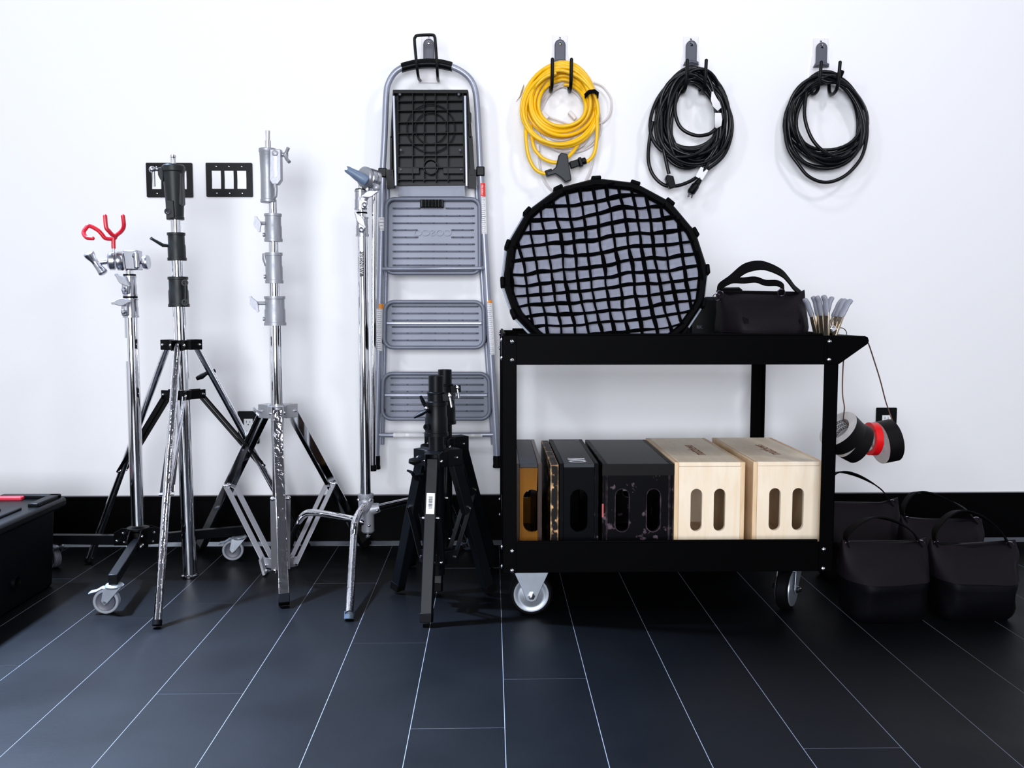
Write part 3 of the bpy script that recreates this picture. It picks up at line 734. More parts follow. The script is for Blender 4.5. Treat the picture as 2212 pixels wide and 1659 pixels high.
m = MB(); m.cyl(e1-dd*0.012, FL(754, 1337, 0.004), 0.0145, 18); m.build('rubber_foot', FOOTBL, lg)
m = MB(); pts = spline([A(788, 1128, Y-0.01), A(760, 1122, Y+0.0), A(710, 1112, Y+0.05), A(672, 1107, Y+0.09), A(655, 1114, Y+0.11), A(644, 1130, Y+0.13), A(634, 1152, Y+0.16)], 6)
e1 = FL(622, 1190, 0.016); m.tube(pts+[e1], r_, 18); lg = m.build('leg', CHROME, t)
m = MB(); m.cyl(lerp(pts[-1], e1, 0.8), FL(621, 1192, 0.004), 0.0145, 16); m.build('rubber_foot', FOOTBL, lg)
m = MB(); pts = spline([A(812, 1098, Y+0.0), A(840, 1091, Y+0.04), A(890, 1080, Y+0.1), A(945, 1068, Y+0.15), A(962, 1070, Y+0.17), A(975, 1095, Y+0.20)], 6)
e1 = FL(1008, 1180, 0.016); m.tube(pts+[e1], 0.0115, 18); lg = m.build('leg', CHROME, t)
m = MB(); m.cyl(lerp(pts[-1], e1, 0.85), FL(1010, 1183, 0.004), 0.0145, 16); m.build('rubber_foot', FOOTBL, lg)
# grip head
gh = thing('stand_clamp', 'silver grip head with blue grey handle on the stand beside the ladder', 'grip head', tuple(A(793, 405, Y)), 'grip clamps on stands')
ax = V((-0.62, -0.78, 0.06)).normalized(); c0 = A(803, 386, Y+0.0)
m = MB(); m.lathe(c0-ax*0.02, ax, [(0.026, 0), (0.032, 0.004), (0.032, 0.016), (0.027, 0.018), (0.027, 0.024), (0.033, 0.026), (0.033, 0.040), (0.029, 0.044)], 32)
m.cyl(A(793, 412, Y), A(798, 392, Y), 0.014, 16); m.build('body', ALUP, gh)
m = MB(); m.lathe(c0+ax*0.026, ax, [(0.034, 0), (0.034, 0.010), (0.030, 0.014), (0.0, 0.016)], 32); m.build('front_plate', ALU, gh)
m = MB(); a = A(747, 364, Y-0.085); b = A(794, 393, Y-0.075)
m.tube([a, lerp(a, b, 0.08), lerp(a, b, 0.25), lerp(a, b, 0.55), lerp(a, b, 0.8), lerp(a, b, 0.97), b], [0.009, 0.0115, 0.0125, 0.0170, 0.0180, 0.015, 0.010], 14)
m.cyl(lerp(a, b, 0.7), c0+ax*0.03, 0.008); m.build('tightening_handle', BLUEGR, gh)
m = MB(); 
for k in (0.04, 0.90):
    q = lerp(a, b, k); m.cyl(q-V((0, 0.0125, 0)), q+V((0, 0.006, 0)), 0.0048, 12)
m.build('handle_end_inset', WHITEPL, gh)
m = MB(); m.sph(A(813, 405, Y-0.02), 0.013, (1, 0.7, 1)); m.build('clamp_ear', ALU, gh)
ar = thing('grip_arm', 'straight slim chrome pole hanging down from grip head along the ladder', 'pole', tuple(A(805, 1016, Y+0.05)))  # grip arm held by the grip head, hanging straight down
m = MB(); m.cyl(A(808, 400, Y+0.045), A(805.5, 1008, Y+0.045), 0.0098, 20); m.build('rod', CHROME, ar)
m = MB(); m.cyl(A(805.6, 1004, Y+0.045), A(805.5, 1017, Y+0.045), 0.0125, 18); m.build('end_cap', BLKRUB, ar)

# ------------------------------------------------------------------ low black stands (one behind the other)
Y = 2.725
X = A(943, 1000, Y).x
Z = lambda py: A(943, py, Y).z
t = thing('low_combo_stand', 'short black tripod stand with barcode sticker on front leg', 'light stand', (X, Y, 0), 'short black stands')
m = MB(); m.cyl((X, Y, Z(1240)), (X, Y, Z(935)), 0.0225, 26); m.build('base_tube', BLKLEG, t)
m = MB(); m.lathe((X, Y, Z(872)), (0, 0, 1), [(0.0225, 0), (0.0225, Z(812)-Z(872)), (0.018, Z(812)-Z(872)), (0.018, Z(820)-Z(872)), (0.0, Z(820)-Z(872))], 28); m.build('top_tube', BLKLEG, t)
m = MB(); m.lathe((X, Y, Z(872)), (0, 0, 1), [(0.024, 0), (0.028, 0.002), (0.028, 0.006), (0.026, 0.008), (0.026, 0.030), (0.028, 0.032), (0.028, 0.035), (0.024, 0.037)], 28)
m.bar((X+0.02, Y-0.01, Z(858)), (X+0.052, Y-0.015, Z(856)), 0.016, 0.024)
c1 = m.build('stop_collar', BLKLEG, t, bevel=0.002)
m = MB(); bolt(m, (X+0.042, Y-0.024, Z(853)), (0, -1, 0), 0.006, 0.006); m.cyl((X+0.040, Y-0.02, Z(848)), (X+0.047, Y-0.025, Z(878)), 0.004, 10); m.build('pin', STEEL, c1)
m = MB(); m.lathe((X, Y, Z(941)), (0, 0, 1), collar_prof(0.035, Z(868)-Z(941)), 30)
m.lathe(A(924, 922, Y-0.03), (-0.4, -1, 0), [(0.010, 0), (0.010, 0.010), (0.005, 0.010), (0.004, 0.006), (0, 0.006)], 16)
c2 = m.build('main_collar', BLKLEG, t)
m = MB(); a = A(908, 855, Y-0.05); b = A(922, 885, Y-0.05); m.tube([a, lerp(a, b, .4), b], [0.006, 0.010, 0.006], 10, flat=0.6); a2 = A(894, 902, Y-0.05); b2 = A(928, 884, Y-0.05); m.tube([a2, lerp(a2, b2, .5), b2], [0.006, 0.012, 0.007], 10, flat=0.6)
m.cyl(A(920, 884, Y-0.05), A(930, 890, Y-0.02), 0.006, 10); m.build('clamp_lever', BLKLEG, c2)
m = MB(); m.sph(A(921, 882, Y-0.058), 0.006); m.build('lever_screw', STEEL, c2)
ztop = V((X, Y, Z(990))); zlow = V((X, Y, Z(1205)))
F = [FL(921, 1352), FL(858, 1279), FL(1058, 1283)]
dirs = [V((f.x-X, f.y-Y, 0)).normalized() for f in F]
m = spider(ztop, 0.036, S(34, Y))
for d in dirs:
    s = V((-d.y, d.x, 0))
    for sg in (-1, 1): m.bar(ztop+d*0.02+s*(sg*0.0205), ztop+d*0.078+s*(sg*0.0205), 0.004, S(36, Y))
    m.bar(ztop+d*0.015+V((0, 0, S(17, Y))), ztop+d*0.074+V((0, 0, S(17, Y))), 0.045, 0.004)
m.build('leg_bracket', BLKLEG, t, bevel=0.002)
m = spider(zlow, 0.030, S(24, Y))
for d in dirs:
    s = V((-d.y, d.x, 0))
    for sg in (-1, 1): m.bar(zlow+d*0.02+s*(sg*0.0165), zlow+d*0.062+s*(sg*0.0165), 0.003, S(30, Y))
m.build('brace_bracket', BLKLEG, t, bevel=0.0015)
m = MB()
for d in dirs:
    s = V((-d.y, d.x, 0))
    for sg in (-1, 1):
        bolt1(t, ztop+d*0.056+s*(sg*0.0225), s*sg, 0.005, 0.006); bolt1(t, zlow+d*0.050+s*(sg*0.0182), s*sg, 0.005, 0.007)
m = MB(); m.tube([A(884, 996, Y-0.09), A(894, 997, Y-0.085), A(905, 995, Y-0.08)], [0.007, 0.012, 0.008], 10); m.cyl(A(903, 996, Y-0.08), ztop+V((-0.03, -0.03, 0)), 0.005); m.build('bracket_knob', BLKPL, t)
m = MB(); m.tube([A(879, 1016, Y-0.08), A(889, 1020, Y-0.08), A(896, 1032, Y-0.07), A(908, 1037, Y-0.06)], [0.005, 0.009, 0.012, 0.007], 10, flat=0.5); m.cyl(A(896, 1030, Y-0.07), A(912, 1025, Y-0.01), 0.005); m.build('leg_lock_lever', BLKPL, t)
front_leg = None
for i, (f, d) in enumerate(zip(F, dirs)):
    top = ztop+d*0.056+V((0, 0, 0.006)); dd = (f-top).normalized(); s = V((-d.y, d.x, 0)); nrm = s.cross(dd)
    m = MB(); m.bar(top, f-dd*0.026, 0.033, 0.033, up=nrm); lg = m.build('leg', BLKLEG, t, bevel=0.002)
    m = MB(); m.bar(f-dd*0.028+V((0, 0, 0.008)), f+V((0, 0, 0.007))-dd*0.003, 0.0345, 0.0345, up=nrm); m.build('rubber_foot', BLKRUB, lg, bevel=0.002)
    e = lerp(top, f, 0.36); b0 = zlow+d*0.050
    m = MB()
    for sg in (-1, 1): m.bar(b0+s*(sg*0.0200), e+s*(sg*0.0200), 0.0025, 0.022, up=s)
    br = m.build('brace', BLKLEG, t, bevel=0.0008)
    m = MB(); m.cyl(e-s*0.025, e+s*0.025, 0.0045, 12); m.build('brace_pin', STEEL, br)
    if i == 0:
        c = lerp(top, f, 0.275)
        fn = nrm if nrm.y < 0 else -nrm
        front_leg = (c, dd, fn, s)
low_stand = t
back = copy_tree(t)
back.location = t.location+V((0.012, 0.285, 0))
back['label'] = 'short black tripod stand directly behind the one with barcode sticker'
c, dd, fn, s = front_leg
m = MB(); q = c+fn*0.0172; m.bar(q-dd*0.030, q+dd*0.030, 0.024, 0.0006, up=fn); st = m.build('barcode_sticker', PAPER, low_stand)
m = MB()
br_ = random.Random(5); u = -0.020
while u < 0.016:
    h = br_.choice((0.0008, 0.0013, 0.002)); k = c+fn*0.0177+dd*(u+h/2); m.bar(k-s*0.006, k+s*0.006, h, 0.0003, up=fn); u += h+br_.choice((0.0009, 0.0015))
m.build('barcode', BLACKINK, st)

# ------------------------------------------------------------------ step ladder hanging on the wall
YL = 3.372
t = thing('step_ladder', 'grey folding three step ladder with black top platform hanging from wall hook', 'ladder', tuple(A(942, 1015, YL)))
B = lambda px, py, dy=0.0: A(px, py, YL+dy)
arch = spline([B(826, 380), B(831, 290), B(834.5, 205), B(840, 178), B(853, 157), B(872, 145), B(900, 139), B(925, 137), B(950, 138.5), B(975, 144), B(998, 155), B(1015, 170), B(1025, 190), B(1030, 220), B(1034, 290), B(1038, 380)], 6)
m = MB(); m.tube(arch, 0.0112, 16); m.build('top_rail', LADG, t)
gp = spline([B(868, 146.5), B(884, 142.2), B(900, 139), B(925, 137), B(950, 138.5), B(963, 141), B(976, 144.2)], 4)
m = MB(); m.tube(gp, 0.0158, 16)
for k in range(6):
    a = k*pi/3; m.tube([p+V((0, cos(a)*0.0155, sin(a)*0.0155)) for p in gp], 0.0022, 6)
m.build('hand_grip', BLKPL, t)
m = MB(); m.tube([B(827, 372), B(820, 690), B(812.5, 990)], 0.0128, 16); m.build('left_rail', LADG, t)
m = MB(); m.tube([B(1038, 372), B(1056, 690), B(1073.5, 990)], 0.0128, 16); m.build('right_rail', LADG, t)
m = MB(); m.tube([B(838, 400, 0.035), B(832, 700, 0.035), B(826, 960, 0.035)], 0.008, 12); m.build('rear_rail', LADG, t)
m = MB(); m.tube([B(1029, 400, 0.035), B(1047, 700, 0.035), B(1065, 960, 0.035)], 0.008, 12); m.build('rear_rail', LADG, t)
for x, y0, x1, y1 in ((812.5, 984, 812, 1013), (1073.5, 984, 1074.5, 1010)):
    m = MB(); m.tube([B(x, y0), B(x, y0+6), B((x+x1)/2, y1-9), B(x1, y1-4), B(x1, y1)], [0.0138, 0.0150, 0.0150, 0.0175, 0.0170], 16); m.build('rubber_foot', BLKRUB, t)
for x, y in ((827, 374), (1038, 371)):
    m = MB(); m.box(B(x, y), (0.030, 0.034, 0.034)); m.build('sleeve', BLKPL, t, bevel=0.004)
# platform
m = MB(); y0, y1 = -0.028, 0.004
m.prism([B(852, 198, y1), B(1012, 198, y1), B(1019, 290, y1), B(1024, 375, y1), B(1028, 378, y1), B(1029, 400, y1), B(838, 402, y1), B(838, 380, y1), B(845, 376, y1), B(848, 290, y1)], (0, 0.006, 0))
def rib(a, b, w=0.0032): 
    a = V(a); b = V(b); m.bar(a+V((0, (y1-y0)/2, 0)), b+V((0, (y1-y0)/2, 0)), w, y1-y0+0.001, up=(0, 1, 0))
for x in (860, 891.5, 916, 940, 966, 1000): rib(B(x, 200, y0), B(x+(2 if x > 930 else 0), 392, y0))
for yy in (217.5, 238, 263, 287, 311, 337, 362, 388): rib(B(860, yy+(1 if yy < 300 else 0), y0), B(1001, yy-1, y0))
for rr_ in (52, 34): m.tube([B(930.5+cos(a)*rr_, 277+sin(a)*rr_*1.0, y0+0.010) for a in [2*pi*k/40 for k in range(40)]], 0.0026, 6, closed=True)
m.lathe(B(931.5, 363, 0.0), (0, -1, 0), [(0.0, 0.012), (0.022, 0.012), (0.024, 0.030), (0.027, 0.030), (0.027, 0.0)], 30)
m.bar(B(850, 200, -0.016), B(1011, 200, -0.016), 0.012, 0.034, up=(0, 1, 0))
m.bar(B(851, 198, -0.014), B(846, 300, -0.014), 0.005, 0.034, up=(0, 1, 0)); m.bar(B(1010, 198, -0.014), B(1016, 300, -0.014), 0.006, 0.034, up=(0, 1, 0))
m.bar(B(846, 296, -0.014), B(845, 380, -0.014), 0.007, 0.034, up=(0, 1, 0)); m.bar(B(1016, 296, -0.014), B(1021, 380, -0.014), 0.016, 0.034, up=(0, 1, 0))
m.prism([B(833, 366, -0.03), B(849, 366, -0.03), B(852, 405, -0.03), B(836, 407, -0.03)], (0, 0.034, 0)); m.prism([B(1012, 364, -0.03), B(1029, 366, -0.03), B(1028, 407, -0.03), B(1010, 405, -0.03)], (0, 0.034, 0))
m.prism([B(1012, 236, -0.03), B(1018, 245, -0.03), B(1018, 262, -0.03), B(1011, 268, -0.03)], (0, 0.03, 0))
m.bar(B(858, 370, -0.012), B(906, 370, -0.012), 0.02, 0.03, up=(0, 1, 0)); m.bar(B(958, 370, -0.012), B(1002, 370, -0.012), 0.02, 0.03, up=(0, 1, 0))
pf = m.build('platform', BLKPL, t, bevel=0.0006, seg=1)
m = MB(); 
for x, yy in ((864, 204), (991, 204), (866, 324), (866, 366), (994, 324), (996, 366)): m.lathe(B(x, yy, -0.030), (0, -1, 0), [(0.005, 0), (0.004, 0.003), (0, 0.004)], 12)
m.build('rivets', GREYPL, pf)
for a, b in (((850.5, 207), (855, 402)), ((1004.5, 207), (1008, 403))):
    m = MB(); m.bar(B(*a, -0.045), B(*b, -0.045), 0.0085, 0.010, up=(0, 1, 0)); m.build('strut', LADG, t, bevel=0.002)
m = MB(); m.prism([B(862, 390, 0.012), B(1003, 390, 0.012), B(1005, 424, 0.012), B(860, 424, 0.012)], (0, 0.004, 0)); m.build('back_panel', LADS, t)
def step(x0, y0, x1, y1, rows, ncol, rad, hinge, latch=False, text=False, sk=0):
    """pressed steel tread seen from below"""
    pts = []
    for cx, cy, a0 in ((x1-rad, y0+rad, -90), (x1-rad, y1-rad, 0), (x0+rad, y1-rad, 90), (x0+rad, y0+rad, 180)):
        for i in range(7):
            a = radians(a0+15*i); q = (cx+cos(a)*rad, cy+sin(a)*rad); pts.append((q[0]+(sk if q[0] > (x0+x1)/2 else -sk)*(q[1]-(y0+y1)/2)/(y1-y0), q[1]))
    m = MB(); 
    m.tube([B(*q, -0.012) for q in pts], 0.0072, 10, closed=True)
    outer = [B(*q, -0.010) for q in pts]; inner = [B((q[0]-(x0+x1)/2)*0.965+(x0+x1)/2, (q[1]-(y0+y1)/2)*0.94+(y0+y1)/2, 0.012) for q in pts]
    n = len(pts); m.add(outer+inner, [(i, (i+1) % n, n+(i+1) % n, n+i) for i in range(n)]+[tuple(n+i for i in range(n))])
    md = m
    w = x1-x0
    for yy in rows:
        segs = [(x0+0.075*w, x1-0.055*w)]
        if latch and yy == rows[0]: segs = [(x0+0.075*w, x0+0.37*w), (x0+0.64*w, x1-0.065*w)]
        if text and yy in text: segs = [(x0+0.075*w, x0+0.34*w), (x0+0.70*w, x1-0.065*w)]
        for a, b in segs:
            m.mi(0).tube([B(a, yy, 0.011), B(a+2, yy, 0.0075), B(b-2, yy, 0.0075), B(b, yy, 0.011)], 0.0030, 8)
            k = max(2, round((b-a)/w*(ncol-1)/0.87)+1)
            for i in range(k):
                x = a+4+(b-a-8)*i/(k-1); md.mi(1).lathe(B(x, yy, 0.0055), (0, -1, 0), [(0.0030, -0.002), (0.0030, 0.0012), (0, 0.0013)], 8)
    st = m.build('step', [LADS, BLACKINK], t)
    if hinge:
        m = MB(); m.bar(B(x0+4, hinge, -0.006), B(x1-4, hinge, -0.006), 0.009, 0.016, up=(0, 1, 0)); m.build('stiffener_bar', LADG, st, bevel=0.002)
    if latch:
        m = MB(); m.box(B(933, 440, -0.008), (0.085, 0.022, 0.030))
        for k in range(6): m.cyl(B(915+k*7.2, 431, -0.020), B(915+k*7.2, 448, -0.020), 0.0052, 8)
        m.build('latch', BLKPL, st, bevel=0.003)
    if text:
        m = MB(); c0 = B(935, 503.5, 0.009); m.text('COSCO', 0.032, lambda x, y, z: V((c0.x-x, c0.y-z, c0.z+y)), 0.0022, sx=1.25); m.build('embossed_lettering', LADS, st)
    return st
step(834, 430, 1036, 590, [450, 466, 482, 497, 512.5, 527.5, 543, 558, 573], 7, 17, 0, latch=True, text=(497, 512.5), sk=1.5)
step(831, 652, 1045, 751, [662, 677, 692, 706, 720, 735], 7, 19, 698, sk=2)
step(827, 807, 1057, 905, [817, 831, 846, 860, 874, 888], 7, 19, 853, sk=2)
for x, y in ((829, 735), (1048, 732), (828, 888), (1061, 885)):
    m = MB(); m.sph(B(x, y, 0.0), 0.011, (0.7, 1, 1.4)); m.build('bumper', BLKRUB, t)
m = MB(); m.tube([B(826, 581, -0.004), B(838, 581, -0.020), B(1040, 579.5, -0.020), B(1047, 579.5, -0.004)], 0.0068, 12); m.build('cross_bar', LADG, t)
m = MB(); m.tube([B(816, 938), B(824, 940), B(1062, 939), B(1070, 937)], 0.0088, 14); cb = m.build('bottom_bar', LADG, t)
def lab(px0, py0, px1, py1, dy, mt, nm='warning_label', lines=0, parent=None, sk=0.0):
    m = MB(); n = 6; c = (px0+px1)/2; w = S(px1-px0, YL)
    top = B(c, py0); bot = B(c+sk, py1); vs = []
    for p in (top, bot):
        for k in range(n+1):
            a = radians(-62+124*k/n); vs.append(V((p.x+sin(a)*0.0133, YL-cos(a)*0.0133, p.z)))
    m.add(vs, [(k, k+1, n+2+k, n+1+k) for k in range(n)])
    o = m.build(nm, mt, parent or t, fix=False)
    if lines:
        m = MB()
        for k in range(lines):
            f_ = (k+0.5)/lines; p = lerp(top, bot, f_); ww = 0.007+0.002*math.sin(k*2.3)
            m.mm((p.x-ww, YL-0.0139, p.z-S(0.55, YL)), (p.x+ww*0.9, YL-0.0128, p.z+S(0.55, YL)))
        m.build('printed_lines', INK, o)
    return o
lab(817, 470, 833, 499, 0, PAPER, lines=4); lab(814, 656, 829, 667, 0, ORANGE); lab(813, 667, 828, 758, 0, PAPER, lines=22, sk=-1.5)
rl = lab(1033, 396, 1049, 425, 0, REDLAB, sk=0.8); lab(1034, 426, 1051, 506, 0, PAPER, lines=18, sk=3)
pr = B(1041.5, 411); m = MB(); m.text('PELIGRO', 0.009, lambda x, y, z: V((pr.x+y, YL-0.0136-z, pr.z-x)), 0.0002); m.build('label_lettering', PAPER, rl)
lab(1048, 648, 1063, 655, 0, ORANGE); lab(1049, 655, 1064, 766, 0, PAPER, lines=26, sk=6)
for a, b in ((850, 880), (880, 925), (965, 990), (990, 1022), (1022, 1042)):
    m = MB(); m.tube([B(a, 940), B(b, 940)], 0.0094, 14, caps=False); o = m.build('bar_label', PAPER, t)
    m = MB(); 
    for k in range(3): q = B(a+3, 937+k*2.4, -0.0096); q2 = B(b-4, 937+k*2.4, -0.0096); m.bar(q, q2, 0.0008, 0.0004, up=(0, 1, 0))
    m.build('printed_lines', INK, o)

# ------------------------------------------------------------------ wall hooks
def make_hook(px, py, label, loop=False, cut=None):
    c = A(px, py, WALL); t = thing('wall_hook', label, 'hook', (c.x, WALL, c.z), 'hooks along the white wall')
    L = lambda x, y, z: V((c.x+x, WALL-y, c.z+z))
    m = MB(); out = [(-0.028, 0.078), (0.028, 0.078), (0.028, 0.02), (0.036, -0.02), (0.040, -0.095), (-0.040, -0.095), (-0.036, -0.02), (-0.028, 0.02)]
    m.prism([L(x, 0.0005, z) for x, z in out], (0, -0.006, 0))
    bp = m.build('mounting_plate', CHROMEHK, t, bevel=0.002)
    m = MB(); bolt(m, L(0, 0.0065, 0.067), (0, -1, 0), 0.004, 0.003); m.build('screw', CHROMED, bp)
    m = MB(); out = []
    for k in range(9):
        a = pi*k/8; out.append((cos(a)*0.020, 0.040+sin(a)*0.020))
    out += [(-0.020, -0.012), (-0.030, -0.030), (0.030, -0.030), (0.020, -0.012)]
    m.prism([L(x, 0.0065, z) for x, z in out], (0, -0.016, 0))
    m.tube([L(-0.026, 0.022, -0.024), L(0, 0.026, -0.018), L(0.026, 0.022, -0.024)], 0.006, 10)
    m.build('release_tab', GREYPL, t, bevel=0.004)
    m = MB(); bolt(m, L(0, 0.022, 0.044), (0, -1, 0), 0.007, 0.004); m.build('tab_screw', CHROMED, t)
    if loop:
        m = MB(); pts = [L(-0.033, 0.004, -0.085), L(-0.034, 0.05, -0.092), L(-0.034, 0.105, -0.086), L(-0.037, 0.125, -0.05), L(-0.042, 0.135, 0.018)]
        full = pts+[L(-0.039, 0.136, 0.031), L(-0.030, 0.136, 0.037), L(0.020, 0.136, 0.039), L(0.028, 0.136, 0.033), L(0.031, 0.135, 0.018), L(0.035, 0.125, -0.05), L(0.036, 0.105, -0.086), L(0.034, 0.05, -0.092), L(0.033, 0.004, -0.085)]
        m.tube(spline(full, 5), 0.0052, 12); m.build('wire_loop', BLKPL, t)
    else:
        for s in (-1, 1):
            m = MB(); pts = spline([L(s*0.034, 0.008, -0.085), L(s*0.034, 0.012, -0.112), L(s*0.034, 0.03, -0.130), L(s*0.034, 0.060, -0.134), L(s*0.034, 0.088, -0.122), L(s*0.034, 0.102, -0.090), L(s*0.034, 0.112, -0.037)], 5)
            m.tube(pts, 0.0062, 12); m.sph(pts[-1], 0.0062); m.build('prong', BLKPL, t)
    return t
make_hook(927, 123, 'grey release wall hook with black wire loop carrying the step ladder', loop=True)
make_hook(1209, 124, 'grey release wall hook with two black prongs holding the yellow cord')
make_hook(1491, 126, 'grey release wall hook holding the thick black cord bundle, middle of the cords')
make_hook(1771, 130, 'grey release wall hook at far right holding the loose black cord loops')

# ------------------------------------------------------------------ cords
def coil(loops, Ynear, Yfar, seed, jit=1.4, n=44, lean=0.0):
    """one continuous spiral of loops; each loop (left,right,top,bottom) as seen from the front"""
    R_ = random.Random(seed); pts = []
    N = len(loops)
    for i in range(N-1 if N > 1 else 1):
        a, b = loops[i], loops[min(i+1, N-1)]
        ya = Yfar+(Ynear-Yfar)*(R_.random()); yb = Yfar+(Ynear-Yfar)*(R_.random())
        ph = R_.uniform(0, 6); am = R_.uniform(0.5, 1)*jit
        for k in range(n):
            f = k/n; th = 2*pi*f
            l, r, tp, bt = [a[j]*(1-f)+b[j]*f for j in range(4)]
            cx = (l+r)/2; hw = (r-l)/2; cy = (tp+bt)/2; hh = (bt-tp)/2
            x = cx+hw*sin(th)*(1-0.10*cos(th))+lean*(1-cos(th))/2; y = cy-hh*cos(th)
            x += am*sin(3*th+ph)*1.2; y += am*cos(2*th+ph)
            Y_ = ya*(1-f)+yb*f+0.008*sin(2*th+ph)
            topk = max(0.0, cos(th))
            Y_ = Y_*(1-topk)+topk*(Yfar+(Ynear-Yfar)*(i/max(1, N-1)))
            pts.append(A(x, y, min(Y_, WALL-0.010)))
    return pts
# yellow cord
yl = [(1170, 1264, 182, 268), (1160, 1270, 172, 276), (1166, 1268, 164, 272), (1152, 1276, 156, 284), (1158, 1272, 148, 278), (1146, 1280, 142, 292), (1138, 1284, 138, 300), (1150, 1286, 135, 288), (1132, 1288, 137, 305), (1126, 1290, 141, 318), (1140, 1290, 146, 308), (1128, 1292, 152, 322), (1136, 1290, 158, 312)]
yc = thing('power_cord', 'coiled yellow extension cord with black triple outlet end on wall hook', 'cord', tuple(A(1207, 340, 3.40)))
m = MB(); m.tube(coil(yl, 3.372, 3.420, 2), 0.0068, 10, caps=True)
Yt = 3.375
m.tube(spline([A(1136, 262, 3.40), A(1136, 300, Yt), A(1141, 335, Yt), A(1152, 360, Yt), A(1166, 372, Yt), A(1183, 376, Yt)], 6), 0.0068, 10)
m.tube(spline([A(1146, 270, 3.40), A(1152, 315, 3.39), A(1163, 333, 3.39), A(1178, 345, 3.39), A(1202, 351, 3.385), A(1226, 340, 3.39), A(1245, 318, 3.395), A(1256, 296, 3.40)], 6), 0.0068, 10)
m.tube(spline([A(1286, 230, 3.40), A(1290, 262, Yt), A(1289, 300, Yt), A(1284, 330, Yt), A(1274, 345, Yt), A(1264, 350, Yt)], 6), 0.0068, 10)
m.build('cable', YELLOW, yc)
m = MB(); pts = [(1180, 370), (1192, 368), (1201, 360), (1207, 335), (1213, 329), (1226, 332), (1235, 389), (1222, 394), (1212, 384), (1200, 376), (1182, 381)]
m.prism([A(x, y, Yt-0.022) for x, y in pts], (0, 0.040, 0))
m.cyl(A(1178, 376, Yt), A(1194, 371, Yt), 0.0125, 14)
m.build('triple_outlet', mat('outlet_rubber', (0.018, 0.021, 0.026), 0.45, spec=0.3), yc, bevel=0.004)
m = MB(); m.bar(A(1231, 358, Yt), A(1250, 352, Yt), 0.026, 0.026); m.bar(A(1250, 352, Yt), A(1257, 350, Yt), 0.034, 0.034); m.cyl(A(1255, 350, Yt), A(1266, 347, Yt), 0.0125, 14); m.build('plug', BLKPL, yc, bevel=0.003)
m = MB(); m.ribbon([A(1264, 207, 3.358), A(1272, 199, 3.352), A(1284, 197, 3.352), A(1292, 203, 3.358), A(1292, 210, 3.37)], (0.1, 0.3, 1), 0.016, 0.003)
m.ribbon([A(1264, 207, 3.358), A(1268, 207, 3.43), A(1288, 205, 3.43), A(1292, 206, 3.365)], (0.1, 0, 1), 0.016, 0.003); m.build('strap_tie', FABRIC, yc)
# white cord behind
wc = thing('power_cord', 'thin clear white cord coiled loosely behind the yellow extension cord', 'cord', tuple(A(1215, 400, 3.435)))
wl = [(1168, 1260, 186, 296), (1164, 1268, 182, 310), (1160, 1280, 178, 322), (1158, 1292, 176, 330), (1164, 1300, 180, 334), (1160, 1290, 184, 326), (1168, 1276, 186, 318)]
m = MB(); m.tube(coil(wl, 3.428, 3.440, 5, 2.5), 0.0036, 8)
m.tube(spline([A(1282, 178, 3.43), A(1303, 188, 3.43), A(1320, 215, 3.43), A(1318, 245, 3.43), A(1305, 262, 3.43), A(1284, 272, 3.43), A(1270, 290, 3.43)], 6), 0.0034, 8)
m.tube(spline([A(1163, 326, 3.43), A(1165, 350, 3.43), A(1170, 375, 3.43), A(1180, 398, 3.43), A(1198, 414, 3.43), A(1230, 420, 3.43), A(1262, 395, 3.43), A(1278, 360, 3.43), A(1284, 330, 3.43)], 6), 0.0036, 8)
m.tube(spline([A(1178, 250, 3.42), A(1195, 256, 3.42), A(1212, 262, 3.42), A(1228, 268, 3.425)], 6), 0.0036, 8)
m.build('cable', IVORY, wc)
m = MB(); m.bar(A(1168, 243, 3.41), A(1183, 257, 3.41), 0.022, 0.018); m.bar(A(1229, 242, 3.42), A(1243, 258, 3.42), 0.024, 0.014); m.bar(A(1160, 312, 3.42), A(1163, 328, 3.42), 0.013, 0.013); m.build('plug', IVORY, wc, bevel=0.003)
m = MB(); m.ribbon([A(1132, 184, 3.41), A(1128, 196, 3.40), A(1124, 208, 3.405), A(1115, 220, 3.41)], (0.3, 0.9, 0.1), [0.014, 0.022, 0.016, 0.004], 0.0006); m.build('paper_tag', PAPER, wc)
# black cord bundle (middle)
R_ = random.Random(11); bl = []
for i, b_ in enumerate([318, 340, 362, 374, 326, 352, 376, 333, 368, 345, 322, 372, 356, 338, 378, 330, 364, 348, 370, 342]):
    bl.append((1402+R_.uniform(0, 52), 1588-R_.uniform(0, 42), 145+R_.uniform(0, 32), b_))
bl[3] = (1452, 1550, 176, 312); bl[7] = (1447, 1556, 178, 322); bl[11] = (1440, 1548, 176, 330)
bc = thing('power_cord', 'thick bundle of black extension cord with white tags and hanging plug', 'cord', tuple(A(1495, 400, 3.40)), 'black cords on hooks')
m = MB(); m.tube(coil(bl, 3.370, 3.432, 4, 2.2), 0.0066, 10)
m.tube(spline([A(1410, 262, 3.39), A(1402, 310, 3.39), A(1401, 350, 3.385), A(1412, 380, 3.385), A(1435, 400, 3.38), A(1460, 402, 3.38), A(1490, 392, 3.38), A(1520, 372, 3.385), A(1560, 340, 3.39), A(1578, 300, 3.395), A(1580, 255, 3.41), A(1560, 200, 3.43)], 6), 0.0066, 10)
m.tube(spline([A(1428, 240, 3.385), A(1430, 300, 3.375), A(1438, 345, 3.372), A(1445, 376, 3.37)], 6), 0.0066, 10)
m.tube(spline([A(1462, 200, 3.39), A(1458, 240, 3.38), A(1470, 275, 3.378), A(1500, 292, 3.375), A(1530, 290, 3.375), A(1548, 276, 3.38)], 6), 0.0066, 10)
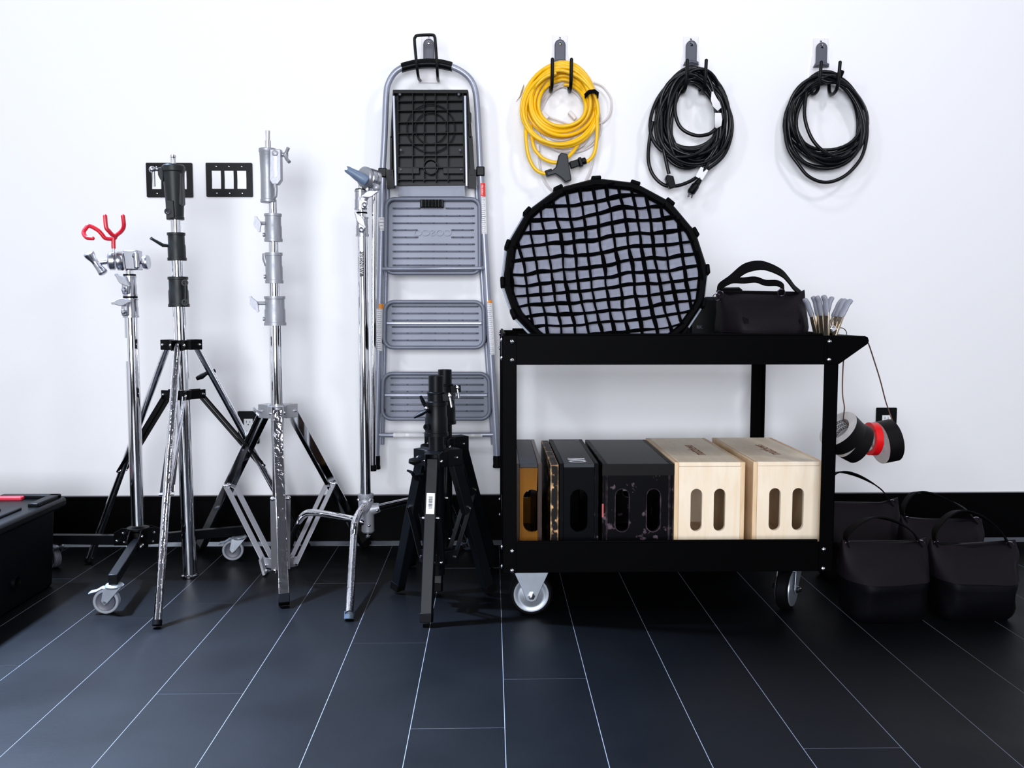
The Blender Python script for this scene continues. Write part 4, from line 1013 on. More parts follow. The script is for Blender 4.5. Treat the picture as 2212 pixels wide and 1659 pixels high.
m.tube(spline([A(1540, 330, 3.39), A(1528, 356, 3.38), A(1514, 380, 3.375), A(1508, 392, 3.37)], 6), 0.0062, 10)
m.build('cable', BLKCAB, bc)
m = MB(); m.prism([A(1441, 377, 3.352), A(1455, 380, 3.352), A(1461, 404, 3.352), A(1447, 408, 3.352), A(1438, 385, 3.352)], (0, 0.03, 0)); m.build('socket_end', BLKPL, bc, bevel=0.003)
m = MB(); m.tube([A(1512, 388, 3.37), A(1505, 398, 3.37)], [0.0085, 0.012], 14); m.tube([A(1506, 397, 3.37), A(1502, 402, 3.37), A(1493, 415, 3.37), A(1491, 419, 3.37)], [0.013, 0.020, 0.020, 0.014], 12, flat=0.75)
pl = m.build('plug', BLKPL, bc)
m = MB(); m.bar(A(1490, 416, 3.362), A(1486, 426, 3.362), 0.0015, 0.006); m.bar(A(1497, 418, 3.362), A(1493, 428, 3.362), 0.0015, 0.006); m.cyl(A(1494, 417, 3.376), A(1490, 427, 3.376), 0.0024, 8); m.build('plug_pins', STEEL, pl)
m = MB(); m.ribbon([A(1539, 198, 3.362), A(1542, 214, 3.356), A(1547, 225, 3.355), A(1554, 236, 3.362)], (1, 0.2, 0.25), [0.006, 0.024, 0.030, 0.018], 0.0006)
m.ribbon([A(1551, 244, 3.36), A(1552, 258, 3.354), A(1551, 270, 3.358), A(1546, 276, 3.366)], (1, 0.1, 0), [0.024, 0.028, 0.026, 0.010], 0.0006)
m.ribbon([A(1522, 364, 3.376), A(1516, 374, 3.37), A(1510, 385, 3.368)], (1, 0, 0.3), [0.030, 0.030, 0.028], 0.0006)
m.build('paper_tag', PAPER, bc)
# loose black cord (right)
R_ = random.Random(21); rl_ = []
for i, b_ in enumerate([314, 330, 352, 372, 320, 377, 336, 366, 312, 358, 376, 326, 346, 370]):
    rl_.append((1693+R_.uniform(0, 46)*(376-b_+14)/64, 1872-R_.uniform(0, 22), 156+R_.uniform(0, 22), b_))
rc_ = thing('power_cord', 'loosely coiled plain black cord hanging at the far right of the wall', 'cord', tuple(A(1785, 385, 3.40)), 'black cords on hooks')
m = MB(); m.tube(coil(rl_, 3.372, 3.425, 9, 3.6), 0.0064, 10)
m.tube(spline([A(1758, 172, 3.425), A(1722, 205, 3.415), A(1700, 245, 3.405), A(1696, 285, 3.40), A(1703, 322, 3.39), A(1722, 352, 3.385), A(1748, 382, 3.382), A(1785, 394, 3.38), A(1825, 380, 3.38), A(1858, 345, 3.385), A(1871, 305, 3.39), A(1872, 262, 3.395), A(1860, 218, 3.415), A(1822, 172, 3.432)], 7), 0.0064, 10)
m.tube(spline([A(1742, 200, 3.385), A(1738, 250, 3.378), A(1752, 296, 3.374), A(1778, 326, 3.372), A(1812, 340, 3.374), A(1838, 326, 3.378)], 7), 0.0064, 10)
m.build('cable', BLKCAB, rc_)
m = MB(); m.ring(A(1814, 161, 3.39), (1, 0, -0.4), 0.017, 0.012, 0.016, 20); m.build('strap_tie', FABRIC, rc_)

# ------------------------------------------------------------------ utility cart
YF, YR = 2.57, 3.29
XL = A(1087, 800, YF).x; XR = A(1808, 800, YF).x
zU1, zU0 = A(1400, 725, YF).z, A(1400, 788, YF).z
zL1, zL0 = A(1400, 1172, YF).z, A(1400, 1236, YF).z
ct = thing('utility_cart', 'black two shelf steel utility cart on grey casters in front of wall', 'cart', ((XL+XR)/2, (YF+YR)/2, 0))
def tray(nm, z0, z1):
    m = MB(); th = 0.0025; lip = 0.012
    m.mm((XL+0.002, YF+0.002, z0), (XR-0.002, YR-0.002, z0+0.003))
    for y, s in ((YF, 1), (YR, -1)):
        m.mm((XL, min(y, y+s*th), z0), (XR, max(y, y+s*th), z1)); m.cyl((XL+0.042, y+s*0.004, z1+0.002), (XR-0.042, y+s*0.004, z1+0.002), 0.0045, 10)
    for x, s in ((XL, 1), (XR, -1)):
        m.mm((min(x, x+s*th), YF, z0), (max(x, x+s*th), YR, z1)); m.cyl((x+s*0.004, YF+0.042, z1+0.002), (x+s*0.004, YR-0.042, z1+0.002), 0.0045, 10)
    return m.build(nm, CARTB, ct, bevel=0.0012)
up_tray = tray('upper_tray', zU0, zU1)
lo_tray = tray('lower_tray', zL0, zL1)
bolts = MB()
pw = 0.038
for sx, x in ((1, XL), (-1, XR)):
    for sy, y in ((1, YF), (-1, YR)):
        m = MB(); e = 0.003
        fx0, fx1 = sorted((x-sx*e, x+sx*pw)); fy0, fy1 = sorted((y-sy*e, y))
        m.mm((fx0, fy0, zL0), (fx1, fy1, zU1))
        gx0, gx1 = sorted((x-sx*e, x)); gy0, gy1 = sorted((y-sy*e, y+sy*pw))
        m.mm((gx0, gy0, zL0), (gx1, gy1, zU1))
        m.build('corner_post', CARTB, ct, bevel=0.001)
        for z in (zU1-0.017, zU0+0.014, zL1-0.022, zL0+0.008):
            bolts = MB(); bolts.lathe((x+sx*0.025, y-sy*0.003, z), (0, -sy, 0), [(0.0068, 0), (0.0060, 0.0025), (0.0035, 0.0045), (0, 0.005)], 16); bolts.build('bolt', STEEL, ct)
            bolts = MB(); bolts.lathe((x-sx*0.003, y+sy*0.025, z+0.004), (-sx, 0, 0), [(0.0068, 0), (0.0060, 0.0025), (0.0035, 0.0045), (0, 0.005)], 16); bolts.build('bolt', STEEL, ct)
# push handle
hp = A(1866, 736, YF)
for y, s in ((YF-0.003, 1), (YR, 1)):
    m = MB(); zt = zU1-0.001
    m.prism([(XR-0.030, y, zU0+0.002), (XR-0.030, y, zt), (hp.x, y, zt), (hp.x+0.009, y, zt-0.004), (hp.x+0.0125, y, zt-0.014), (hp.x+0.010, y, zt-0.022), (XR+0.004, y, zU0+0.002)], (0, -0.003, 0))
    m.build('handle_bracket', CARTB, ct, bevel=0.0008)
m = MB(); m.cyl((hp.x, YF, zU1-0.014), (hp.x, YR, zU1-0.014), 0.0125, 18); m.build('push_bar', CARTB, ct)
# casters of the cart
def cart_fixed(cx, cy, side):
    r = 0.0635; ax = V((cx, cy, r)); m = MB()
    for s in (-1, 1):
        y = cy+s*0.027
        m.prism([(cx-0.054, y, zL0), (cx+0.054, y, zL0), (cx+0.022, y, r+0.006), (cx+0.014, y, r-0.014), (cx, y, r-0.019), (cx-0.014, y, r-0.014), (cx-0.022, y, r+0.006)], (0, s*0.003, 0))
    m.mm((cx-0.055, cy-0.030, zL0-0.004), (cx+0.055, cy+0.030, zL0))
    c = m.build('fixed_caster', ZINC, ct, bevel=0.0012)
    w = MB(); w.lathe((cx, cy-0.018, r), (0, 1, 0), [(0.046, 0), (0.058, 0), (r, 0.005), (r, 0.031), (0.058, 0.036), (0.046, 0.036)], 44); w.build('tire', BLKRUB, c)
    w = MB(); w.lathe((cx, cy-0.021, r), (0, 1, 0), [(0, -0.002), (0.026, -0.002), (0.034, 0.0015), (0.041, 0.0015), (0.044, 0), (0.051, 0.0), (0.052, 0.002), (0.052, 0.040), (0.051, 0.042), (0, 0.042)], 40); w.build('hub', ZINC, c)
    w = MB(); w.lathe((cx, cy-0.030, r), (0, -1, 0), [(0.011, 0), (0.0105, 0.007), (0.0062, 0.008), (0.0062, 0.013), (0, 0.014)], 6); w.build('axle_nut', STEEL, c)
wx = A(1148, 1298, 2.60).x
cart_fixed(wx, 2.635, -1)
cart_fixed(wx, YR-0.07, 1)
def cart_swivel(cx, cy, head):
    r = 0.0635; d = V((cos(head), sin(head), 0)); s = V((-d.y, d.x, 0)); ax = V((cx, cy, r)); st = ax-d*0.030
    m = MB(); m.lathe((st.x, st.y, zL0-0.022), (0, 0, 1), [(0.028, 0), (0.034, 0.004), (0.034, 0.012), (0.028, 0.018)], 24)
    zt = zL0-0.022
    for k in (-1, 1):
        o = s*(k*0.026)
        m.prism([V((st.x, st.y, zt))+o-d*0.034, V((st.x, st.y, zt))+o+d*0.036, ax+o+d*0.016, ax+o-V((0, 0, 0.016)), ax+o-d*0.016], s*(k*0.003))
    m.prism([V((st.x, st.y, zt))-d*0.034-s*0.029, V((st.x, st.y, zt))+d*0.036-s*0.029, V((st.x, st.y, zt))+d*0.036+s*0.029, V((st.x, st.y, zt))-d*0.034+s*0.029], (0, 0, -0.003))
    m.box((st.x, st.y, zL0-0.002), (0.09, 0.08, 0.004))
    c = m.build('swivel_caster', ZINC, ct, bevel=0.0012)
    w = MB(); w.lathe(ax-s*0.018, s, [(0.046, 0), (0.058, 0), (r, 0.005), (r, 0.031), (0.058, 0.036), (0.046, 0.036)], 44); w.build('tire', BLKRUB, c)
    w = MB(); w.lathe(ax-s*0.021, s, [(0, -0.002), (0.026, -0.002), (0.034, 0.0015), (0.041, 0.0015), (0.044, 0), (0.051, 0.0), (0.052, 0.002), (0.052, 0.040), (0.051, 0.042), (0, 0.042)], 40); w.build('hub', ZINC, c)
    for k in (-1, 1):
        w = MB(); w.lathe(ax+s*(k*0.029), s*k, [(0.011, 0), (0.0105, 0.007), (0.0062, 0.008), (0.0062, 0.014), (0, 0.015)], 6); w.build('axle_nut', STEEL, c)
swx = A(1700, 1300, 2.66).x
cart_swivel(swx, 2.665, radians(-124))
cart_swivel(swx, YR-0.09, radians(60))

# ring on the push bar with the tape string
m = MB(); m.ring((hp.x-0.014, YF+0.14, zU1+0.002), (0.5, 1, 0.2), 0.019, 0.0165, 0.003, 24); tag(m.build('steel_ring', STEEL), 'small chrome ring looped over the cart push bar', 'ring')

# ------------------------------------------------------------------ apple boxes on the lower shelf
ZB = zL0+0.003
def slot(cx, y, cz, w, h, n=8):
    r = w/2; out = []
    for k in range(n+1): a = pi*k/n; out.append((cx+cos(a)*r, y, cz+h/2-r+sin(a)*r))
    for k in range(n+1): a = pi+pi*k/n; out.append((cx+cos(a)*r, y, cz-h/2+r+sin(a)*r))
    return out
def apple_box(name, label, px0, px1, yf, L, H, slots, shell_m, face_m, group=None, open_slot=True, tone=None):
    x0 = A(px0, 1080, yf).x; x1 = A(px1, 1080, yf).x; th = min(0.0125, (x1-x0)*0.16); z0, z1 = ZB, ZB+H; yb = yf+L
    t = thing(name, label, 'box', ((x0+x1)/2, (yf+yb)/2, z0), group)
    m = MB(); m.mm((x0, yf, z0), (x0+th, yb, z1)); m.build('side_panel', shell_m, t, bevel=0.0015)
    m = MB(); m.mm((x1-th, yf, z0), (x1, yb, z1)); m.build('side_panel', shell_m, t, bevel=0.0015)
    m = MB(); m.mm((x0+th+0.0003, yf, z1-th), (x1-th-0.0003, yb, z1)); m.build('top_panel', tone or shell_m, t, bevel=0.0015)
    m = MB(); m.mm((x0+th+0.0003, yf, z0), (x1-th-0.0003, yb, z0+th)); m.build('bottom_panel', shell_m, t, bevel=0.0015)
    for y, nm in ((yf+0.0006, 'end_panel'), (yb-0.0006-th, 'end_panel')):
        m = MB(); outer = [(x0+th+0.0004, y, z0+th+0.0004), (x1-th-0.0004, y, z0+th+0.0004), (x1-th-0.0004, y, z1-th-0.0004), (x0+th+0.0004, y, z1-th-0.0004)]
        hs = [slot(x0+(x1-x0)*fx, y, zc_, w_, h_) for fx, zc_, w_, h_ in slots]
        if hs: m.holed(outer, hs, (0, th, 0))
        else: m.prism(outer, (0, th, 0))
        m.build(nm, face_m, t, bevel=0.0015 if not hs else 0.0)
    return t, x0, x1, z1
def burn(t, x, y, z, word, size, mt, up_left=True, sx=1.0):
    m = MB()
    if up_left: m.text(word, size, lambda a, b, c: V((x-b, y+a, z+0.0002+c)), 0.0003, sx=sx)
    else: m.text(word, size, lambda a, b, c: V((x+b, y-a, z+0.0002+c)), 0.0003, sx=sx)
    m.build('burned_lettering' if up_left else 'painted_lettering', mt, t)
yA = 2.63
zc1 = A(1500, 1102, yA).z; hh = A(1500, 1057, yA).z-A(1500, 1149, yA).z; sw = S(25.5, yA)
nat = []
for lbl, p0, p1, ff in (('pale birch wooden box with two oval hand holes, beside the black boxes', 1456.5, 1608.5, yA), ('pale birch wooden box with two oval hand holes, against right cart post', 1626, 1778, yA+0.005)):
    t, x0, x1, z1 = apple_box('apple_box', lbl, p0, p1, ff, 0.508, 0.306, [(0.315, zc1, sw, hh), (0.645, zc1, sw, hh)], BIRCHE, BIRCH, 'birch boxes on the lower shelf', tone=BIRCH)
    burn(t, (x0+x1)/2+0.004, ff+0.235, z1, 'matthews', 0.052, BRAND, sx=1.02)
t, x0, x1, z1 = apple_box('apple_box', 'battered full size black wooden box with two hand holes and torn tape', 1301, 1455, yA, 0.50, 0.302, [(0.28, zc1, sw*1.15, hh), (0.72, zc1, sw*1.15, hh)], TORN, TORN, None, tone=BLKTOP)
m = MB(); m.mm((x0-0.0006, yA-0.0008, z1-0.034), (x1+0.0006, yA-0.0002, z1+0.0002)); m.build('tape_strip', TAPEBK, t)
m = MB(); m.mm((x0-0.0008, yA-0.0012, zc1-0.02), (x0+0.004, yA-0.0003, zc1+0.02)); m.build('red_tape_scrap', mat('faded_red_tape', (0.5, 0.08, 0.08), 0.5), t)
t, x0, x1, z1 = apple_box('apple_box', 'half thickness black wooden box with white letters on its top', 1208, 1293, yA, 0.50, 0.304, [(0.5, zc1, sw*1.5, hh)], BLKBOX, mat('black_end_panel', (0.0014, 0.0018, 0.0032), 0.45, spec=0.05), None, tone=BLKTOP)
burn(t, (x0+x1)/2-0.004, yA+0.058, z1, 'IVO', 0.074, PAPER, False, sx=0.62)
# thin pancake
x0 = A(1189, 1080, yA).x; x1 = A(1206.5, 1080, yA).x
m = MB(); m.mm((x0, yA, ZB), (x1, yA+0.50, ZB+0.300)); tag(m.build('apple_box', CHIPPY, bevel=0.001), 'thin black board box with chipped pale front edge beside half thickness black box', 'box')
# brown quarter box
t, x0, x1, z1 = apple_box('apple_box', 'narrow brown wooden box with dark worn frame beside left cart post', 1113, 1171, yA, 0.50, 0.304, [(0.62, zc1, sw*1.5, hh)], BROWNT, BROWNP, None, tone=BLKTOP)

# ------------------------------------------------------------------ softbox on the upper shelf
YS = 2.74
cS = A(1307, 598, YS); RS = S(219, YS); tilt = radians(14)
zfloor = zU0+0.003
axn = V((0, -cos(tilt), sin(tilt))); upn = V((0, sin(tilt), cos(tilt))); rtn = V((1, 0, 0))
lowk = (cS.z-zfloor-0.003)/(RS*cos(tilt))
def SP(u, v, w=0.0):
    """point on the softbox face: u right, v up (unit radius), w out of the face in metres"""
    if v < 0: v *= min(1.0, lowk)
    return cS+rtn*(u*RS)+upn*(v*RS)+axn*w
sb = thing('softbox', 'round black softbox with fabric egg crate grid standing on the cart', 'softbox', (cS.x, YS, zfloor))
NS = 16; a00 = radians(4)
vert = [(cos(a00+2*pi*k/NS), sin(a00+2*pi*k/NS)) for k in range(NS)]
def polyr(th):
    """radius of the sixteen-sided outline in direction th"""
    q = (th-a00) % (2*pi/NS)-pi/NS
    return cos(pi/NS)/cos(q)
# shell going back
m = MB(); rings = [(1.0, 0.0), (0.97, -0.03), (0.86, -0.09), (0.66, -0.16), (0.42, -0.20), (0.20, -0.22)]
vs = []
for rr_, w in rings:
    for k in range(NS): vs.append(SP(vert[k][0]*rr_, vert[k][1]*rr_*1.0, w))
fs = []
for i in range(len(rings)-1):
    for k in range(NS): fs.append((i*NS+k, i*NS+(k+1) % NS, (i+1)*NS+(k+1) % NS, (i+1)*NS+k))
fs.append(tuple((len(rings)-1)*NS+k for k in range(NS)))
m.add(vs, fs); m.build('shell', FABRIC, sb, fix=False)
# diffuser
m = MB(); N1 = 12; N2 = 64; vs = [SP(0, 0, -0.006)]; fs = []
for i in range(1, N1+1):
    for k in range(N2):
        th = 2*pi*k/N2; r_ = i/N1*0.985*polyr(th); vs.append(SP(cos(th)*r_, sin(th)*r_, -0.006+0.010*(1-(i/N1)**2)*0+0.004*noise.noise(V((cos(th)*r_*3, sin(th)*r_*3, 1.3)))))
for k in range(N2): fs.append((0, 1+k, 1+(k+1) % N2))
for i in range(N1-1):
    for k in range(N2): fs.append((1+i*N2+k, 1+(i+1)*N2+k, 1+(i+1)*N2+(k+1) % N2, 1+i*N2+(k+1) % N2))
m.add(vs, fs); m.build('diffuser', DIFF, sb, fix=False)
# fabric rim
m = MB(); vs = []; fs = []; prof = [(1.006, -0.020), (1.008, 0.012), (0.985, 0.022), (0.945, 0.018), (0.925, 0.006), (0.94, -0.003)]
for k in range(N2):
    th = 2*pi*k/N2; q = polyr(th)
    for r_, w in prof:
        rr_ = r_*q if r_ > 0.95 else r_*q+0.012*noise.noise(V((th*2.2, r_*3, 4)))
        vs.append(SP(cos(th)*rr_, sin(th)*rr_, w))
n = len(prof)
for k in range(N2):
    k2 = (k+1) % N2
    for i in range(n-1): fs.append((k*n+i, k2*n+i, k2*n+i+1, k*n+i+1))
m.add(vs, fs); m.build('fabric_rim', FABRIC, sb)
# silver edge wire
m = MB(); m.tube([SP(x*1.022, y*1.022, -0.012) for x, y in vert], 0.0034, 8, closed=True); m.build('edge_rod', mat('edge_rod_grey', (0.34, 0.38, 0.46), 0.4), sb)
for k in range(NS):
    x, y = vert[k]; p = SP(x*1.012, y*1.012, 0.0); tg = V((-y, 0, x)); d_ = (p-cS).normalized(); tg = axn.cross(d_)
    if p.z < zfloor+0.02: continue
    m = MB(); R = Matrix((tg, axn, d_)).transposed(); m.box(p, (0.030, 0.034, 0.012), R); m.build('corner_tab', FABRIC, sb, bevel=0.004)
# egg crate
gd = []
ga = radians(7)
sp_ = 0.132
def gpt(a, b):
    u = a*cos(ga)-b*sin(ga); v = a*sin(ga)+b*cos(ga)
    dx = 0.030*noise.noise(V((a*2.1, b*2.1, 0.2)))+0.010*noise.noise(V((a*7, b*7, 3)))
    dy = 0.034*noise.noise(V((a*2.1+9, b*2.1, 7.1)))+0.012*noise.noise(V((a*7, b*7, 9)))
    sag = -0.018*(1-a*a)
    return u+dx+0.06*v*abs(v)*0, v+dy+sag
for fam in (0, 1):
    gm = MB()
    for i in range(-7, 8):
        c_ = i*sp_
        run = []
        for j in range(-40, 41):
            q = j/40*1.0
            a, b = (q, c_) if fam == 0 else (c_, q)
            u, v = gpt(a, b); th = math.atan2(v, u)
            ok = math.hypot(u, v) < 0.955*polyr(th) and cS.z+v*RS > zfloor-0.4
            if ok: run.append((u, v))
        if len(run) > 3:
            vs = []; n = len(run)
            for k, (u, v) in enumerate(run):
                u0, v0 = run[max(0, k-1)]; u1, v1 = run[min(n-1, k+1)]
                tx, ty = u1-u0, v1-v0; L_ = math.hypot(tx, ty) or 1; nx, ny = -ty/L_, tx/L_
                hw = (0.0030+0.0009*noise.noise(V((u*5, v*5, fam*3.0))))/RS
                lean = 0.022*noise.noise(V((u*4, v*4, 5+fam)))
                for s_, w, ln in ((-1, 0.002, 0), (1, 0.002, 0), (1, 0.021, 1), (-1, 0.021, 1)):
                    vs.append(SP(u+nx*(s_*hw+ln*lean), v+ny*(s_*hw+ln*lean), w))
            fs = []
            for k in range(n-1):
                for e in range(4):
                    e2 = (e+1) % 4; fs.append((k*4+e, (k+1)*4+e, (k+1)*4+e2, k*4+e2))
            fs += [(3, 2, 1, 0), ((n-1)*4, (n-1)*4+1, (n-1)*4+2, (n-1)*4+3)]
            gm = MB(); gm.add(vs, fs); gm.build('grid_strip', GRIDF, sb)

# ------------------------------------------------------------------ sandbags
def make_sandbag(w, d, h, seed, strap=(0.0, 0.0, 0.12), name='sandbag', flapz=0.55):
    """upright nylon shot bag, base at the origin"""
    t = thing(name, '', '', (0, 0, 0)); R_ = random.Random(seed); N = 56
    def ring_(tt, grow=0.0):
        hw = w/2*(0.86+0.14*tt+0.03*sin(pi*tt)); hd = d/2*(0.88+0.22*sin(pi*min(1, tt*1.15)) if tt < 0.5 else (1.06*(1-((tt-0.5)/0.5)**1.25)+0.075))
        if tt < 0.08: hw *= 0.90+1.25*tt; hd *= 0.90+1.25*tt
        out = []
        for k in range(N):
            a = 2*pi*k/N; c_, s_ = cos(a), sin(a); e = 0.34
            x = hw*math.copysign(abs(c_)**e, c_); y = hd*math.copysign(abs(s_)**e, s_)
            nn = noise.noise(V((x*9+seed*3, y*9, tt*h*10)))*0.014+0.012*(0.4-abs(noise.noise(V((x*17+seed*5, tt*h*13+x*6, seed)))))*(1 if tt > 0.1 else 0)+noise.noise(V((x*26+seed, y*20, tt*h*24)))*0.006
            pinch = 1-0.35*max(0, abs(x)/hw-0.72)/0.28*(1 if tt > 0.35 else tt/0.35)
            g = 1+grow/max(hw, .02); gy = (1+nn/max(hd, 0.03)*0.8+grow/max(hd, 0.02))*pinch
            droop = (0.014*(abs(x)/hw)**6-0.010*(1-(x/hw)**2)*noise.noise(V((seed*1.7, x*5, 0))))*tt if tt > 0.6 else 0
            out.append(V((x*g+nn*0.5, y*gy, max(0.0, h*tt+droop+0.004*noise.noise(V((x*14, seed, tt*3)))*(1 if tt > .1 else 0)))))
        return out
    def loft(ts, grow=0.0, capb=True):
        m = MB(); vs = []; fs = []
        for tt in ts: vs += ring_(tt, grow)
        for i in range(len(ts)-1):
            for k in range(N): k2 = (k+1) % N; fs.append((i*N+k, i*N+k2, (i+1)*N+k2, (i+1)*N+k))
        fs.append(tuple((len(ts)-1)*N+k for k in range(N)))
        if capb: fs.append(tuple(reversed(range(N))))
        return m.add(vs, fs)
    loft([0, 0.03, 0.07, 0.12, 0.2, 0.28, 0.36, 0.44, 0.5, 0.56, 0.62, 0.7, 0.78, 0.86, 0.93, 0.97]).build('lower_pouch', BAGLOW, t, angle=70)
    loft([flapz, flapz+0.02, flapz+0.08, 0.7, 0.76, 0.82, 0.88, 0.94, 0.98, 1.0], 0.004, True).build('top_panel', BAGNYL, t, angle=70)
    lx, rx, hgt = strap
    pts = spline([V((-w*0.44, 0.0, h*0.96)), V((-w*0.40+lx*0.3, 0.004, h+hgt*0.45)), V((-w*0.10+lx, 0.0, h+hgt)), V((w*0.16+lx, -0.004, h+hgt*0.92)), V((w*0.38+lx*0.4, 0.0, h+hgt*0.42)), V((w*0.45, 0.0, h*0.96))], 6)
    MB().ribbon(pts, [V((0.15*sin(i*0.3), 1, 0.25*cos(i*0.22))) for i in range(len(pts))], 0.040, 0.004).build('strap', FABRIC, t)
    for s in (-1, 1):
        MB().ring((s*w*0.44, -0.006, h*0.985), (0.3*s, 1, 0.2), 0.013, 0.0105, 0.003, 20).build('d_ring', PURPST, t)
    return t
def put(t, loc, rz, label, cat, group):
    t.location = loc; t.rotation_euler = (0, 0, rz); return tag(t, label, cat, group)
G_ = 'black sandbags piled on the floor'
fl = FL(1918, 1345); 
put(make_sandbag(0.250, 0.16, 0.215, 1, (-0.02, 0, 0.075)), (A(1916, 1300, 2.58).x-0.008, 2.60, 0.0), 0.05, 'black sandbag on the floor, left one of the two in front', 'sandbag', G_)
put(make_sandbag(0.240, 0.16, 0.212, 2, (-0.03, 0, 0.095)), (A(2098, 1300, 2.58).x+0.006, 2.60, 0.0), -0.05, 'black sandbag on the floor, rightmost beside the frame edge', 'sandbag', G_)
put(make_sandbag(0.265, 0.15, 0.255, 3, (-0.05, 0, 0.10)), (A(1856, 1200, 2.95).x, 2.98, 0.0), 0.04, 'black sandbag standing behind the front left sandbag, next to cart', 'sandbag', G_)
put(make_sandbag(0.250, 0.15, 0.225, 4, (-0.06, 0, 0.085)), (A(2022, 1200, 2.88).x, 2.86, 0.0), -0.06, 'black sandbag behind the gap between the two front sandbags', 'sandbag', G_)

# shot bag on the cart
Yb = 2.80
bx0 = A(1546, 680, Yb).x; bx1 = A(1738, 680, Yb).x; bt = A(1640, 636, Yb).z
t = make_sandbag(bx1-bx0-0.012, 0.20, bt-zfloor, 8, (0.0, 0, 0.02), flapz=0.42)
for o in list(t.children):
    if o.name.startswith(('strap', 'd_ring')): bpy.data.objects.remove(o)
put(t, ((bx0+bx1)/2, Yb, zfloor), 0.03, 'black nylon sandbag with long shoulder strap resting on the cart beside softbox', 'sandbag', None)
bagroot = t
q = t.location
def local(p): return Matrix.Rotation(-0.03, 3, 'Z') @ (p-q)
def rib_l(pts, wd, w, nm, mt=FABRIC, th=0.004):
    m = MB(); m.ribbon([local(p) for p in pts], wd, w, th); off = bagroot.location.copy(); m.v = [p+off for p in m.v]; return m.build(nm, mt, bagroot)
rib_l(spline([A(1551, 634, Yb), A(1556, 618, Yb), A(1580, 602, Yb), A(1610, 580, Yb), A(1640, 573, Yb), A(1664, 578, Yb), A(1688, 590, Yb), A(1702, 604, Yb), A(1716, 622, Yb), A(1732, 636, Yb+0.01)], 5), (0.1, 0.75, 0.65), [0.016, 0.017, 0.018, 0.02, 0.022, 0.024, 0.026, 0.027, 0.028, 0.03, 0.032, 0.034, 0.036, 0.038, 0.04, 0.042, 0.043, 0.043, 0.043, 0.043, 0.042, 0.042, 0.041, 0.041, 0.04, 0.04, 0.039, 0.039, 0.038, 0.038, 0.037, 0.036, 0.036, 0.035, 0.034, 0.034, 0.033, 0.033, 0.032, 0.032, 0.03, 0.03, 0.03, 0.03, 0.03, 0.03], 'strap')
rib_l(spline([A(1556, 618, Yb-0.02), A(1580, 606, Yb-0.03), A(1606, 606, Yb-0.03), A(1632, 604, Yb-0.03), A(1654, 611, Yb-0.03), A(1680, 612, Yb-0.03), A(1692, 622, Yb-0.03), A(1682, 634, Yb-0.02)], 5), (0.1, 0.6, 0.75), 0.022, 'strap')
for px, py in ((1548, 642), (1555, 636), (1688, 632)):
    m = MB(); m.ring(local(A(px, py, Yb-0.03))+bagroot.location, (0.4, 1, 0.3), 0.012, 0.0098, 0.0028, 20); m.build('d_ring', PURPST, bagroot)

# black carrying case behind the softbox and sandbag
Yc = 3.03
ca, cb_ = A(1490, 660, Yc), A(1612, 640, Yc)
cc = thing('tool_case', 'black case with square carrying handle behind the sandbag on the cart', 'case', ((ca.x+cb_.x)/2, Yc+0.05, zfloor))
m = MB(); m.mm((ca.x, Yc, zfloor), (cb_.x, Yc+0.12, A(1550, 641, Yc).z)); m.build('body', BLKPL, cc, bevel=0.012, seg=3)
h0 = A(1550, 642, Yc+0.03); 
m = MB(); m.tube([A(1550, 645, Yc+0.04), A(1551, 628, Yc+0.04), A(1555, 624.5, Yc+0.04), A(1596, 624, Yc+0.04), A(1600, 627, Yc+0.04), A(1603, 645, Yc+0.04)], 0.0058, 10); m.build('handle', BLKPL, cc)
m = MB(); lp = A(1512, 707, Yc-0.001); m.text('RK.', 0.016, lambda x, y, z: V((lp.x+x, Yc-0.0006-z, lp.z+y)), 0.0004); m.build('lettering', GREYPL, cc)

# spring clamps clipped on the right tray edge
def make_clamp():
    t = thing('spring_clamp', '', '', (0, 0, 0))
    for s in (-1, 1):
        m = MB()
        m.prism([(s*0.010, -0.012, -0.030), (s*0.006, -0.012, -0.030), (s*0.012, -0.012, 0.015), (s*0.023, -0.012, 0.058), (s*0.027, -0.012, 0.058), (s*0.0185, -0.012, 0.012)], (0, 0.024, 0))
        j = m.build('jaw', BRASS, t, bevel=0.0008)
        m = MB(); m.tube(spline([V((s*0.022, 0, 0.048)), V((s*0.026, 0, 0.060)), V((s*0.031, 0, 0.075)), V((s*0.035, 0, 0.088)), V((s*0.044, 0, 0.102))], 4), [0.011]*2+[0.0125]*13+[0.012, 0.009], 12, flat=0.55)
        m.build('grip', HANDGR, t)
    m = MB(); m.cyl((0, -0.013, 0.012), (0, 0.013, 0.012), 0.005, 14)
    for k in range(5): m.ring((0, -0.008+k*0.004, 0.014), (0, 1, 0), 0.0085, 0.0065, 0.0022, 18)
    m.tube([(-0.0075, -0.007, 0.016), (-0.021, -0.007, 0.044)], 0.0013, 8); m.tube([(0.0075, 0.007, 0.016), (0.021, 0.007, 0.044)], 0.0013, 8)
    m.build('spring', CHROME, t)
    return t
cl0 = make_clamp()
labels = ['grey handled spring clamp nearest the front, with brass jaws, on cart edge', 'second spring clamp from the front in the row on the cart edge', 'third spring clamp from the front, behind two grey handled ones', 'rearmost spring clamp, dark, next to the black sandbag']
for i, lbl in enumerate(labels):
    c = cl0 if i == 0 else copy_tree(cl0)
    c.location = (XR-0.004+0.001*i, YF+0.045+0.032*i, zU1+0.006); c.rotation_euler = (radians((3, -2, 2, -3)[i]), radians((8, 6, 5, -3)[i]), radians((10, 4, -5, 6)[i]))
    tag(c, lbl, 'clamp', 'spring clamps on the cart edge')

